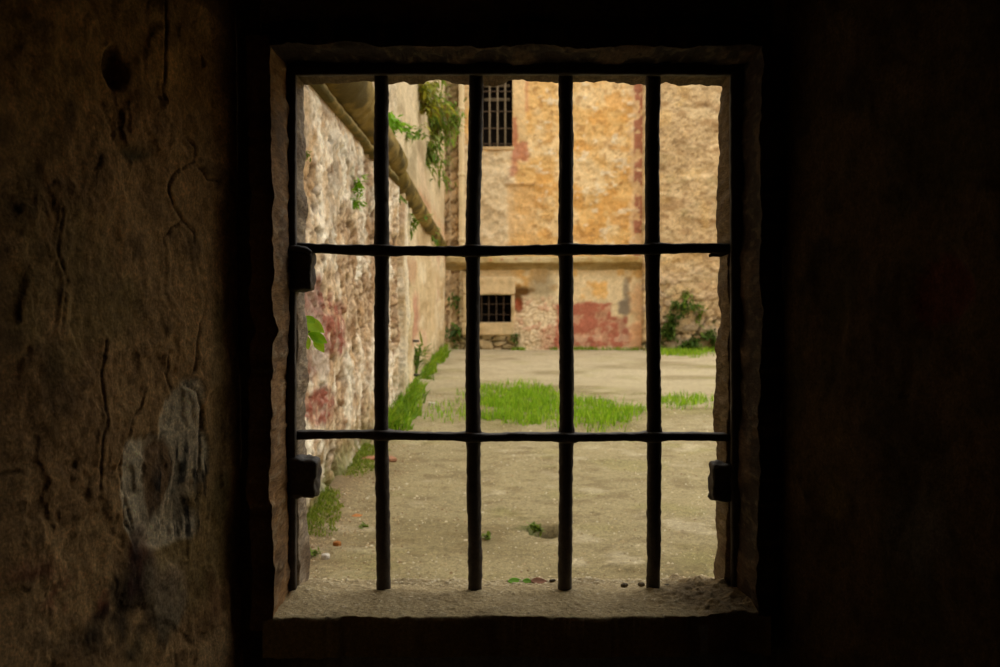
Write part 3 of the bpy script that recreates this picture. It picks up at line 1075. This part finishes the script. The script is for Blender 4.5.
# ---- far windows
def recess(x0, x1, z0, z1, depth):
    y0, y1 = YG - .03, YG + depth
    v = [(x, y, z) for y in (y0, y1) for z in (z0, z1) for x in (x0, x1)]
    f = [[0, 1, 5, 4], [2, 6, 7, 3], [0, 4, 6, 2], [1, 3, 7, 5], [4, 5, 7, 6]]
    return v, f


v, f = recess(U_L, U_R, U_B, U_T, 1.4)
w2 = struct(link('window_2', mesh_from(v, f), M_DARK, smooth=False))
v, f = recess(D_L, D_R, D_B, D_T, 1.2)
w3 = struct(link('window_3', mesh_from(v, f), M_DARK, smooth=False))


def on_end(px_, py_, Y=YG):
    p = at_y(px_, py_, Y)
    return p[0], p[2]


def end_block(name, x0, y0, x1, y1, out, col, seed, parent, back=.12, mat=M_TINT):
    xa, zb = on_end(x0, y1)
    xb, zt = on_end(x1, y0)
    v, f = block((xa, YG - out, zb), (xb, YG + back, zt), .012, seed, 7, round_=.06)
    n = fbm(v[:, 0] * 4, v[:, 1] * 4, v[:, 2] * 4, seed + 3, 4)
    c = mixc(np.broadcast_to(np.asarray(col), v.shape), lin(170, 140, 94), sst(.0, .6, n) * .6)
    return link(name, mesh_from(v, f, c), mat, parent)


end_block('stone_lintel', 463, 277, 515, 294.6, .07, lin(216, 190, 146), 731, w3)
end_block('stone_sill', 462, 322.4, 514, 335, .08, lin(208, 182, 138), 732, w3)
end_block('stone_jamb', 511.4, 294.6, 514.5, 322.4, .025, lin(212, 188, 146), 733, w3)
end_block('stone_jamb', 463, 294.6, 471.6, 322.4, .05, lin(204, 178, 134), 734, w3)
end_block('window_sill', 470, 146.8, 514, 150, .05, lin(196, 166, 122), 735, w2)


def grating(name, x0, x1, z0, z1, xs_px, zs_px, label, r):
    g = empty(name, ((x0 + x1) / 2, YG + .08, z0))
    thing(g, label, 'window bars')
    for q in xs_px:
        x = on_end(q, 200)[0]
        zz = np.linspace(z0 - .03, z1 + .03, 12)
        v, f = tube(np.stack([np.full(12, x), np.full(12, YG + .08), zz], -1), r, 10, .003, int(q), 12)
        link('vertical_bar', mesh_from(v, f), M_IRON_LOW if r < .02 else M_IRON_FAR, g)
    for q in zs_px:
        z = on_end(500, q)[1]
        xx = np.linspace(x0 - .03, x1 + .03, 10)
        v, f = sweep_rect(np.stack([xx, np.full(10, YG + .075), np.full(10, z)], -1), .04, r * 1.0, .002, int(q), 12)
        link('crossbar', mesh_from(v, f), M_IRON_LOW, g)
    return g


grating('iron_grating', U_L, U_R, U_B, U_T, (482, 489.7, 497.6, 505.3), (73, 91, 111, 128, 143.5), 'grey iron grating over the tall dark window high in the ochre end wall', .024)
grating('iron_grating', D_L, D_R, D_B, D_T, (474.5, 481.5, 488.7, 496.4, 503.6), (304, 314.5), 'grey iron grating over the small low window in its pale stone surround', .014)
# shutter slats glimpsed behind the high grating
for i, q in enumerate((84, 98)):
    x0, z0 = on_end(484, q + 3, YG + .5)
    x1, z1 = on_end(510, q, YG + .5)
    v, f = block((x0, YG + .5, z0), (x1, YG + .54, z1), .004, 740 + i, 5)
    link('shutter_board', mesh_from(v, f), M_IRON_FAR, w2)

# ---- downpipe at the corner
xp, _ = on_end(462, 200)
pz = np.linspace(at_y(462, 252, YG)[2], 8.9, 80)
dp = empty('drainpipe', (xp, YG - .14, pz[0]))
thing(dp, 'pale cream drainpipe running up the corner of the ochre end wall beside the hanging weeds', 'drainpipe')
v, f = tube(np.stack([np.full(80, xp), np.full(80, YG - .14), pz], -1), .075, 16, .004, 750, 6)
M_PIPE = material('cream_pipe', base=lin(222, 200, 156), rough=.7, var=((3, .12), (20, .1)), bump=((20, .2),))
link('pipe', mesh_from(v, f), M_PIPE, dp)
for zq in (2.9, 4.6, 6.3):
    v, f = tube(np.array([[xp, YG - .14, zq + d] for d in (-.05, -.03, .03, .05)]), [.078, .095, .095, .078], 16)
    link('bracket', mesh_from(v, f), M_PIPE, dp)


# ================================================================== plants
def leaf_strip(base, direction, length, width, droop, col, up=(0, 0, 1), n=4):
    """one leaf: a pointed blade that bends over"""
    base = np.asarray(base, float)
    d = np.asarray(direction, float)
    d = d / np.linalg.norm(d)
    s = np.cross(d, up)
    s = s / max(np.linalg.norm(s), 1e-6)
    t = np.linspace(0, 1, n + 1)
    wid = width * np.array([.12, .8, 1.0, .65, .05])[:n + 1] if n == 4 else width * np.sin(np.pi * np.clip(t * .9 + .08, 0, 1))
    c = base + np.outer(t * length, d) - np.outer(droop * length * t ** 2, up)
    nrm = np.cross(s, d)
    L = c - np.outer(wid / 2, s)
    R = c + np.outer(wid / 2, s)
    Mid = c - np.outer(wid * .12, nrm)
    V = np.stack([L, Mid, R], 1).reshape(-1, 3)
    Fc = []
    for i in range(n):
        for j in (0, 1):
            Fc.append([i * 3 + j, i * 3 + j + 1, i * 3 + j + 4, i * 3 + j + 3])
    return V, Fc, np.broadcast_to(col, V.shape)


def join_np(parts):
    V, Fc, C, n = [], [], [], 0
    for v, f, c in parts:
        V.append(v); C.append(np.broadcast_to(c, v.shape))
        Fc.append(np.asarray(f) + n)
        n += len(v)
    return mesh_from(np.concatenate(V), np.concatenate(Fc), np.concatenate(C))


def blades(points, hmin, hmax, width, cols, lean=.5, rng=RNG):
    """many grass blades as one shape: each a bent, tapering blade of two segments"""
    n = len(points)
    th = rng.uniform(0, 2 * math.pi, n)
    ph = rng.uniform(0, 2 * math.pi, n)
    H = rng.uniform(hmin, hmax, n)
    side = np.stack([np.cos(th), np.sin(th), 0 * th], -1)
    ln = np.stack([np.cos(ph), np.sin(ph), 0 * ph], -1) * (rng.uniform(.1, 1, n) * lean)[:, None]
    w = width * rng.uniform(.6, 1.3, n)
    up = np.array([0, 0, 1.0])
    rows = []
    for t, k in ((0, 1), (.5, .8), (1, .08)):
        c = points + np.outer(H * t, up) * (1 - .15 * t) + ln * (H * t * t)[:, None]
        rows += [c - side * (w * k / 2)[:, None], c + side * (w * k / 2)[:, None]]
    V = np.stack(rows, 1)
    idx = np.arange(n)[:, None] * 6
    Fc = np.concatenate([idx + np.array([0, 1, 3, 2]), idx + np.array([2, 3, 5, 4])], 0)
    pick = rng.integers(0, len(cols), n)
    C = np.asarray(cols)[pick] * rng.uniform(.75, 1.2, n)[:, None]
    C = np.repeat(C[:, None], 6, 1)
    return mesh_from(V.reshape(-1, 3), Fc, C.reshape(-1, 3))


GREENS = [lin(152, 194, 38), lin(136, 180, 34), lin(172, 200, 56), lin(118, 158, 34)]


def scatter(x0, x1, y0, y1, n, dens):
    x = RNG.uniform(x0, x1, n)
    y = RNG.uniform(y0, y1, n)
    P = np.stack([x, y, 0 * x], -1)
    a, b = project(P)
    k = RNG.uniform(0, 1, n) < dens(a, b, x, y)
    P = P[k]
    P[:, 2] = ground_z(P[:, 0], P[:, 1]) - .01
    return P


def lawn_d(a, b, x, y):
    w = fbm(x * 1.6, y * 1.6, 0 * x, 801, 4)
    d = ell(a, b, 522, 406, 52, 15, .35, .5 * w)
    d = np.maximum(d, .8 * ell(a, b, 598, 416, 46, 12, .35, .5 * w))
    d = np.maximum(d, .28 * ell(a, b, 460, 411, 34, 9, .4, .6 * w))
    return d ** 1.5 * (.25 + .75 * sst(-.4, .3, fbm(x * 4, y * 4, 0 * x, 805, 3)))


def stuff(name, me, label, cat):
    o = link(name, me, M_LEAF)
    thing(o, label, cat)
    o['kind'] = 'stuff'
    return o


pts = scatter(-1.1, 2.6, 10.2, 17.0, 46000, lawn_d)
stuff('grass', blades(pts, .05, .17, .014, GREENS), 'bright green grass patch across the middle of the yard', 'grass')
dr = lambda a, b, x, y: np.maximum(.8 * ell(a, b, 690, 401, 26, 3.5, .4, 1.1 * fbm(x * 2, y * 2, 0 * x, 809, 3)), .25 * np.exp(-((b - 408) / 2.0) ** 2) * (a > 655))
pts = scatter(2.0, 4.6, 12, 16.5, 9000, dr)
stuff('grass', blades(pts, .04, .16, .014, GREENS), 'small sparse grass strip beyond the fourth upright bar', 'grass')
de = lambda a, b, x, y: np.clip(sst(-.3, .3, fbm(x * 1.7, y * 0, 0 * x, 813, 3)) * np.exp(-((y - YG + .15) / .16) ** 2), 0, 1) * (x > .35)
pts = scatter(.2, XE1, YG - .6, YG - .05, 4500, de)
stuff('grass', blades(pts, .04, .16, .018, [g_ * .7 for g_ in GREENS]), 'thin grass fringe along the foot of the red-stained end wall', 'grass')
dw = lambda a, b, x, y: np.maximum(ell(a, b, 688, 353, 30, 3.5, .4, .6 * fbm(x * 1.7, y * 1.7, 0 * x, 817, 3)), .35 * ell(a, b, 676, 383, 10, 4, .4, 0))
pts = scatter(3.6, 6.6, 15, YR - .05, 12000, dw)
stuff('grass', blades(pts, .05, .2, .02, GREENS), 'low grass in front of the rubble wall at the far corner', 'grass')
# weedy strip along the side wall
def ds(a, b, x, y):
    w = fbm(x * 2, y * 1.3, 0 * x, 821, 4)
    wide = np.where(y < 10.5, .16, np.where(y < 13.5, .24, .14))
    amt = np.where(y < 6.2, .55, np.where(y < 10.3, .75, 1.0))
    wide = wide * (1 + .9 * w)
    gap = sst(-.45, .0, fbm(x * 0, y * .9, 0 * x + 3, 825, 3) + .25)
    return amt * gap * np.clip(1 - (x - XW - .02) / np.maximum(wide, .02), 0, 1) ** .7
pts = scatter(XW - .02, XW + .5, 6.0, 10.3, 22000, ds)
stuff('weeds', blades(pts, .015, .06, .012, [lin(132, 150, 44), lin(112, 134, 38), lin(150, 160, 62)], .8), 'low mossy weeds at the near foot of the long stone side wall', 'weeds')
pts = scatter(XW - .02, XW + .7, 10.3, 25.8, 17000, ds)
stuff('weeds', blades(pts, .06, .30, .03, [g_ * .75 for g_ in GREENS], 1.0), 'tall bright weeds at the far foot of the long side wall', 'weeds')


def bush(name, c, size, nleaf, llen, lwid, cols, label, cat='plant', group=None, hang=0.4, flat=(1, 1, 1), stems=5, out=(1, 0, 0)):
    """a clump of weeds: thin stems from one root, leaves along them"""
    c = np.asarray(c, float)
    rng = np.random.default_rng(abs(int(c[0] * 971 + c[1] * 37 + c[2] * 131)) + nleaf)
    root = empty(name, c - np.array([0, 0, size * .5]))
    thing(root, label, cat, group)
    r0 = c - np.asarray(out, float) * size * .55
    lv, st = [], []
    cs = np.asarray(cols)
    for k in range(stems):
        tip = c + rng.normal(0, 1, 3) * size * .38 * np.asarray(flat)
        mid = (r0 + tip) / 2 + np.array([0, 0, size * .15])
        t = np.linspace(0, 1, 8)[:, None]
        path = (1 - t) ** 2 * r0 + 2 * t * (1 - t) * mid + t ** 2 * tip
        v, f = tube(path, np.linspace(lwid * .12, lwid * .05, 8), 5, cap=False)
        st.append((v, f, lin(92, 96, 40)))
        for q in range(max(2, nleaf // stems)):
            w = rng.uniform(.2, 1)
            i = min(6, int(w * 7))
            base = path[i] + (path[i + 1] - path[i]) * rng.uniform() + rng.normal(0, 1, 3) * size * .06
            d = rng.normal(0, 1, 3) + np.asarray(out) * .5
            d[2] = d[2] * .7 - hang * .5
            lv.append(leaf_strip(base, d, llen * rng.uniform(.6, 1.2), lwid * rng.uniform(.7, 1.2), hang * rng.uniform(.2, 1), cs[rng.integers(len(cs))] * rng.uniform(.8, 1.15)))
    link('stem', join_np(st), M_LEAF, root)
    o = link('foliage', join_np(lv), M_LEAF, root)
    return root


YEL = [lin(150, 152, 34), lin(128, 134, 30), lin(170, 166, 50), lin(104, 110, 30)]
MID = [lin(118, 146, 46), lin(96, 128, 40), lin(138, 158, 60)]
DRK = [lin(84, 112, 40), lin(70, 98, 34), lin(108, 132, 52)]
FRS = [lin(138, 186, 34), lin(120, 170, 30), lin(158, 200, 60)]


def side(px_, py_, x=XW + .08):
    return at_x(px_, py_, x)


bush('wall_weed', side(429, 96, XW + .15), .80, 900, .15, .055, YEL + [lin(120, 104, 40)], 'yellow-green weed clump hanging highest on the side wall', hang=.6, stems=16, flat=(.5, 1.6, .8))
bush('wall_weed', side(440, 126, XW + .2), 1.05, 1300, .17, .05, MID + [lin(128, 124, 56)], 'large drooping green weed clump near the drainpipe', hang=.8, stems=20, flat=(.6, 1.3, 1.0))
bush('wall_weed', side(437, 154, XW + .2), .55, 220, .16, .045, MID + [lin(128, 124, 56)], 'thin trailing end of greenery under the large drooping clump', hang=1.0, stems=8, flat=(.5, 1, 1))
bush('wall_weed', side(414, 133, XW + .1), .38, 90, .11, .05, MID, 'small green weed on the upper side wall under the yellow-green clump', hang=.6)
bush('wall_weed', side(397, 123, XW + .14), .32, 90, .12, .06, FRS, 'bright green leafy weed rooted just above the rounded stone ledge', hang=.4)
bush('wall_weed', side(404, 194, XW + .12), .26, 36, .12, .05, MID, 'green tuft under the break in the rounded ledge', hang=.6)
bush('wall_weed', side(419, 226, XW + .16), .34, 44, .14, .05, MID, 'green tuft under the sloping far ledge', hang=.6)
bush('wall_weed', side(440, 240, XW + .2), .40, 40, .16, .06, MID, 'pale green tuft on the end of the sloping ledge', hang=.5)
bush('wall_fern', side(361, 186), .15, 40, .07, .032, FRS, 'small fern sprig growing on the rough side wall, upper of a pair', hang=.4, flat=(.5, 1, .8))
bush('wall_fern', side(360, 205), .15, 40, .07, .032, FRS, 'small fern sprig growing on the rough side wall, lower of a pair', hang=.4, flat=(.5, 1, .8))
bush('wall_weed', side(309, 154, XW + .05), .07, 22, .04, .02, MID, 'tiny dark green tuft on the stone wall by the upper jamb', hang=.4)
bush('wall_weed', side(424, 352, XW + .15), .50, 70, .20, .05, MID, 'upright weed against the side wall at the far end', hang=-.3, flat=(.5, .8, 1.1), out=(.4, 0, .8))


def endw(px_, py_, Y):
    return at_y(px_, py_, Y)


E = (0, -1, 0)
bush('wall_weed', endw(455, 298, YG - .1), .38, 44, .16, .07, DRK, 'small weed on the rubble pier beneath the drainpipe', out=E)
bush('wall_weed', endw(453, 334, YG - .2), .75, 90, .20, .08, DRK, 'dark weed clump at the foot of the rubble pier', out=E, flat=(.8, .5, 1))
bush('wall_weed', endw(516, 337, YG - .12), .28, 36, .13, .05, DRK, 'small weed under the pale sill of the low window', out=E)
bush('wall_weed', endw(665, 336, YR - .35), 1.0, 600, .12, .055, DRK, 'dark bushy weed beside the fourth upright bar, against the rubble wall', out=E, flat=(.6, .5, 1))
bush('wall_weed', endw(690, 345, YR - .35), .85, 520, .12, .055, DRK, 'low dark weed at the middle of the rubble wall foot', out=E, flat=(1, .5, .7))
bush('wall_weed', endw(712, 338, YR - .35), 1.0, 600, .12, .055, DRK, 'dark weed at the rubble wall foot near the ragged jamb', out=E, flat=(.8, .5, 1.1))
bush('wall_weed', endw(676, 314, YR - .2), .8, 400, .12, .055, DRK, 'broad weed spreading over the rubble wall cracks', out=E, flat=(1, .5, .8))
bush('wall_weed', endw(687, 293, YR - .2), .42, 44, .15, .06, MID, 'topmost small weed on the rubble wall', out=E)
bush('wall_weed', endw(693, 306, YR - .2), .42, 40, .15, .06, MID, 'flat weed just under the topmost weed of the rubble wall', out=E, flat=(1.3, .5, .4))
bush('wall_weed', endw(701, 318, YR - .2), .44, 44, .15, .06, MID, 'faint small weed on the rubble wall above the foot clumps', out=E)

# the bright leaved seedling in the joint by the hinge: stem and five leaves
sd = empty('seedling', at_y(299, 339, 2.545))
thing(sd, 'bright green broad-leaved seedling beside the hinge side jamb, in front of the red stain', 'plant')
root = at_y(298, 338, 2.54)
tips = [((306, 326), (317, 337)), ((304, 318), (322, 330)), ((309, 333), (325, 341)), ((314, 338), (323, 350)), ((304, 334), (308, 347)), ((305, 316), (314, 322))]
t = np.linspace(0, 1, 8)[:, None]
pth = (1 - t) * root + t * at_y(310, 331, 2.58)
v, f = tube(pth, .0022, 6)
link('stem', mesh_from(v, f, np.broadcast_to(lin(120, 130, 50), v.shape)), M_LEAF, sd)
for k, (p0, p1) in enumerate(tips):
    A, B = at_y(*p0, 2.585 - .006 * k), at_y(*p1, 2.57 - .008 * k)
    L = np.linalg.norm(B - A)
    v, f, cc = leaf_strip(A, B - A, L * 1.15, L * .62, .12, lin(*[(178, 224, 50), (190, 232, 64), (156, 208, 42)][k % 3]), up=(.25, -.9, .35))
    lf = link('leaf', mesh_from(v, f, cc), M_LEAF, sd)
    md = lf.modifiers.new('soft', 'SUBSURF'); md.levels = 2; md.render_levels = 2


# ================================================================== loose things
def pebble(name, p, size, col, label, cat, seed, flat=.6, mat=M_TINT):
    s = np.asarray(size)
    v, f = block(-s / 2, s / 2, s.min() * .18, seed, 1.6 / s.max(), round_=.30)
    o = link(name, mesh_from(v, f, np.broadcast_to(col, v.shape)), mat)
    o.location = (p[0], p[1], p[2] + s[2] * .35)
    o.rotation_euler = (0, 0, seed * 1.3)
    return thing(o, label, cat)


def gp(px_, py_):
    p = at_z(px_, py_, .02)
    return np.array([p[0], p[1], float(ground_z(p[0], p[1]))])


def sill_p(px_, py_):
    p = at_z(px_, py_, ZS)
    zz = ZS + (at_y(500, 580, 2.53)[2] - .003 - ZS) * float(sst(2.38, 2.53, np.array(p[1])))
    p = at_z(px_, py_, zz)
    return np.array([p[0], min(p[1], YO - .012), zz])


pebble('pebble', gp(325.5, 557), (.048, .04, .034), lin(214, 206, 194), 'pale grey pebble on the ground just past the sill near the hinge side', 'pebble', 1)
pebble('pebble', gp(337, 544.5), (.045, .035, .026), lin(166, 106, 52), 'orange-brown stone chip on the ground behind the pale pebble', 'stone', 2)
pebble('brick_shard', gp(370, 461), (.17, .10, .028), lin(172, 118, 88), 'flat reddish brick shard beside the first upright bar, by the mossy weeds', 'brick', 3)
pebble('brick_shard', gp(390, 460), (.15, .09, .034), lin(170, 122, 92), 'small reddish brick shard just past the first upright bar', 'brick', 4)
pebble('pebble', gp(432, 404), (.09, .07, .05), lin(206, 196, 176), 'white stone at the edge of the sparse grass by the tall weeds', 'stone', 5)
pebble('pebble', sill_p(314, 573.5), (.020, .009, .006), lin(78, 50, 40), 'long dark stone chip on the back edge of the sill near the hinge', 'stone', 6)
pebble('pebble', sill_p(313, 580), (.011, .010, .008), lin(82, 52, 40), 'small dark stone chip on the sill corner under the hinge side bar', 'stone', 7)
pebble('pebble', sill_p(624, 586.5), (.018, .014, .009), lin(96, 84, 64), 'dark chip lying on the sill short of the fourth bar', 'stone', 8)
pebble('pebble', sill_p(641, 585.5), (.016, .013, .008), lin(96, 84, 64), 'dark chip lying on the sill touching the fourth bar', 'stone', 9)
pebble('pebble', sill_p(552, 579.5), (.016, .010, .006), lin(70, 60, 46), 'tiny dark chip on the sill beside the third bar', 'stone', 10)
pebble('pebble', sill_p(668, 588), (.022, .014, .010), lin(84, 74, 58), 'rough chip on the sill just past the fourth bar', 'stone', 11)


def flat_leaf(name, pc, length, width, yaw, col, label, mat, lift=.004, tilt=.45):
    v, f, cc = leaf_strip((-length / 2, 0, lift), (1, 0, .06), length, width, .10, col)
    o = link(name, mesh_from(v, f, cc), mat)
    o.location = pc
    o.rotation_euler = (tilt, 0, yaw)
    md = o.modifiers.new('soft', 'SUBSURF'); md.levels = 2; md.render_levels = 2
    so = o.modifiers.new('thick', 'SOLIDIFY'); so.thickness = .0012
    return thing(o, label, 'leaf')


flat_leaf('fallen_leaf', sill_p(514.5, 575), .040, .026, .2, lin(136, 196, 30), 'fresh bright green leaf lying on the back edge of the sill', M_LEAF, .006)
flat_leaf('fallen_leaf', sill_p(526.5, 575.5), .024, .020, -.3, lin(128, 186, 30), 'small green leaf on the sill between the bright leaf and the brown one', M_LEAF, .006)
flat_leaf('fallen_leaf', sill_p(537.5, 575.5), .042, .028, .1, lin(150, 104, 78), 'crumpled brown leaf on the back edge of the sill', M_DRY, .006)
flat_leaf('fallen_leaf', gp(357, 514), .075, .035, .5, lin(196, 128, 70), 'orange dead leaf on the ground beside the mossy wall foot', M_DRY, .008)
flat_leaf('fallen_leaf', gp(332, 500), .07, .035, 2.2, lin(142, 104, 70), 'dull brown dead leaf nearest the mossy wall foot', M_DRY, .008)
for nm, (qx, qy, s, ln_, lab) in {'a': (488, 538, .10, 40, 'tiny green weed sprouting alone between the second and third bars'),
                                 'b': (536, 528.5, .11, 90, 'mossy weed growing at the rim of the dark hole'),
                                 'c': (365, 526, .08, 30, 'tiny weed on the ground near the first bar'),
                                 'd': (312, 555, .10, 40, 'tiny weed on the ground beside the pale pebble')}.items():
    g = gp(qx, qy)
    bush('ground_weed', g + np.array([0, 0, s * .22]), s * .8, ln_, s * .34, s * .16, [lin(100, 124, 36), lin(128, 150, 50)], lab, out=(0, 0, .35), hang=.1, flat=(1, 1, .3))

# iron pegs in the far part of the side wall
for (qx, qy, lab) in ((412, 341, 'short dark iron peg sticking out of the side wall, upper of two'), (412.5, 375, 'short dark iron peg sticking out of the side wall, lower of two')):
    p = at_x(qx, qy, XW)
    v, f = tube(np.array([p + np.array([d, 0, 0]) for d in (-.05, .03, .08, .11)]), [.02, .02, .018, .012], 8, .002, 3)
    thing(link('iron_peg', mesh_from(v, f), M_IRON), lab, 'peg')

# grit and litter scattered on the yard, past counting
n = 15000
y = 4.9 + (RNG.uniform(0, 1, n) ** 2) * 10
x = RNG.uniform(-1.15, 3.6, n)
near_wall = RNG.uniform(0, 1, n) < .22
x = np.where(near_wall, XW + .08 + np.abs(RNG.normal(0, .28, n)), x)
z = ground_z(x, y)
sx_, sy_ = project(np.stack([x, y, z], -1))
z = np.where(np.hypot((sx_ - 548) / 18, (sy_ - 531) / 8) < 1, z - .2, z)
sz = RNG.uniform(.003, .009, n) ** 1.0 * (1 + .04 * y) * np.where(RNG.uniform(0, 1, n) < .9, .8, 1.5)
B = np.array([[1, 0, -.2], [.2, .9, -.2], [-.8, .5, -.2], [-.7, -.7, -.2], [.4, -.9, -.2], [0, 0, .55]])
FB = np.array([[0, 1, 5], [1, 2, 5], [2, 3, 5], [3, 4, 5], [4, 0, 5]])
ang = RNG.uniform(0, 6.28, n)
R = np.stack([np.stack([np.cos(ang), -np.sin(ang), 0 * ang], -1), np.stack([np.sin(ang), np.cos(ang), 0 * ang], -1), np.stack([0 * ang, 0 * ang, 1 + 0 * ang], -1)], 1)
V = np.einsum('nij,kj->nki', R, B) * sz[:, None, None] + np.stack([x, y, z], -1)[:, None]
cols = np.array([lin(204, 188, 154), lin(150, 128, 92), lin(120, 92, 62), lin(178, 156, 116), lin(206, 194, 164), lin(128, 112, 78), lin(166, 148, 106)])
C = cols[np.where(near_wall, RNG.integers(1, 4, n), RNG.integers(0, 7, n))]
o = link('gravel', mesh_from(V.reshape(-1, 3), (np.arange(n)[:, None, None] * 6 + FB).reshape(-1, 3), np.repeat(C[:, None], 6, 1).reshape(-1, 3)), M_TINT, smooth=False)
thing(o, 'loose pale grit strewn over the bare yard floor', 'gravel')
o['kind'] = 'stuff'

# ================================================================== light: a bright overcast sky
w = bpy.data.worlds.new('overcast')
SC.world = w
w.use_nodes = True
nt = w.node_tree
bg = nt.nodes['Background']
tc = nt.nodes.new('ShaderNodeTexCoord')
sp = nt.nodes.new('ShaderNodeSeparateXYZ')
rmp = nt.nodes.new('ShaderNodeValToRGB')
rmp.color_ramp.elements[0].position = 0
rmp.color_ramp.elements[0].color = (.42, .40, .36, 1)
rmp.color_ramp.elements[1].position = 1
rmp.color_ramp.elements[1].color = (1.0, .975, .915, 1)
nt.links.new(tc.outputs['Generated'], sp.inputs[0])
nt.links.new(sp.outputs['Z'], rmp.inputs[0])
nt.links.new(rmp.outputs[0], bg.inputs['Color'])
bg.inputs['Strength'].default_value = 1.0

SC.view_settings.view_transform = 'Standard'
SC.view_settings.look = 'None'
SC.view_settings.gamma = 1
SC.view_settings.use_curve_mapping = False
SC.view_settings.exposure = 1.42
SC.cycles.max_bounces = 10
SC.cycles.diffuse_bounces = 8
SC.cycles.use_denoising = True
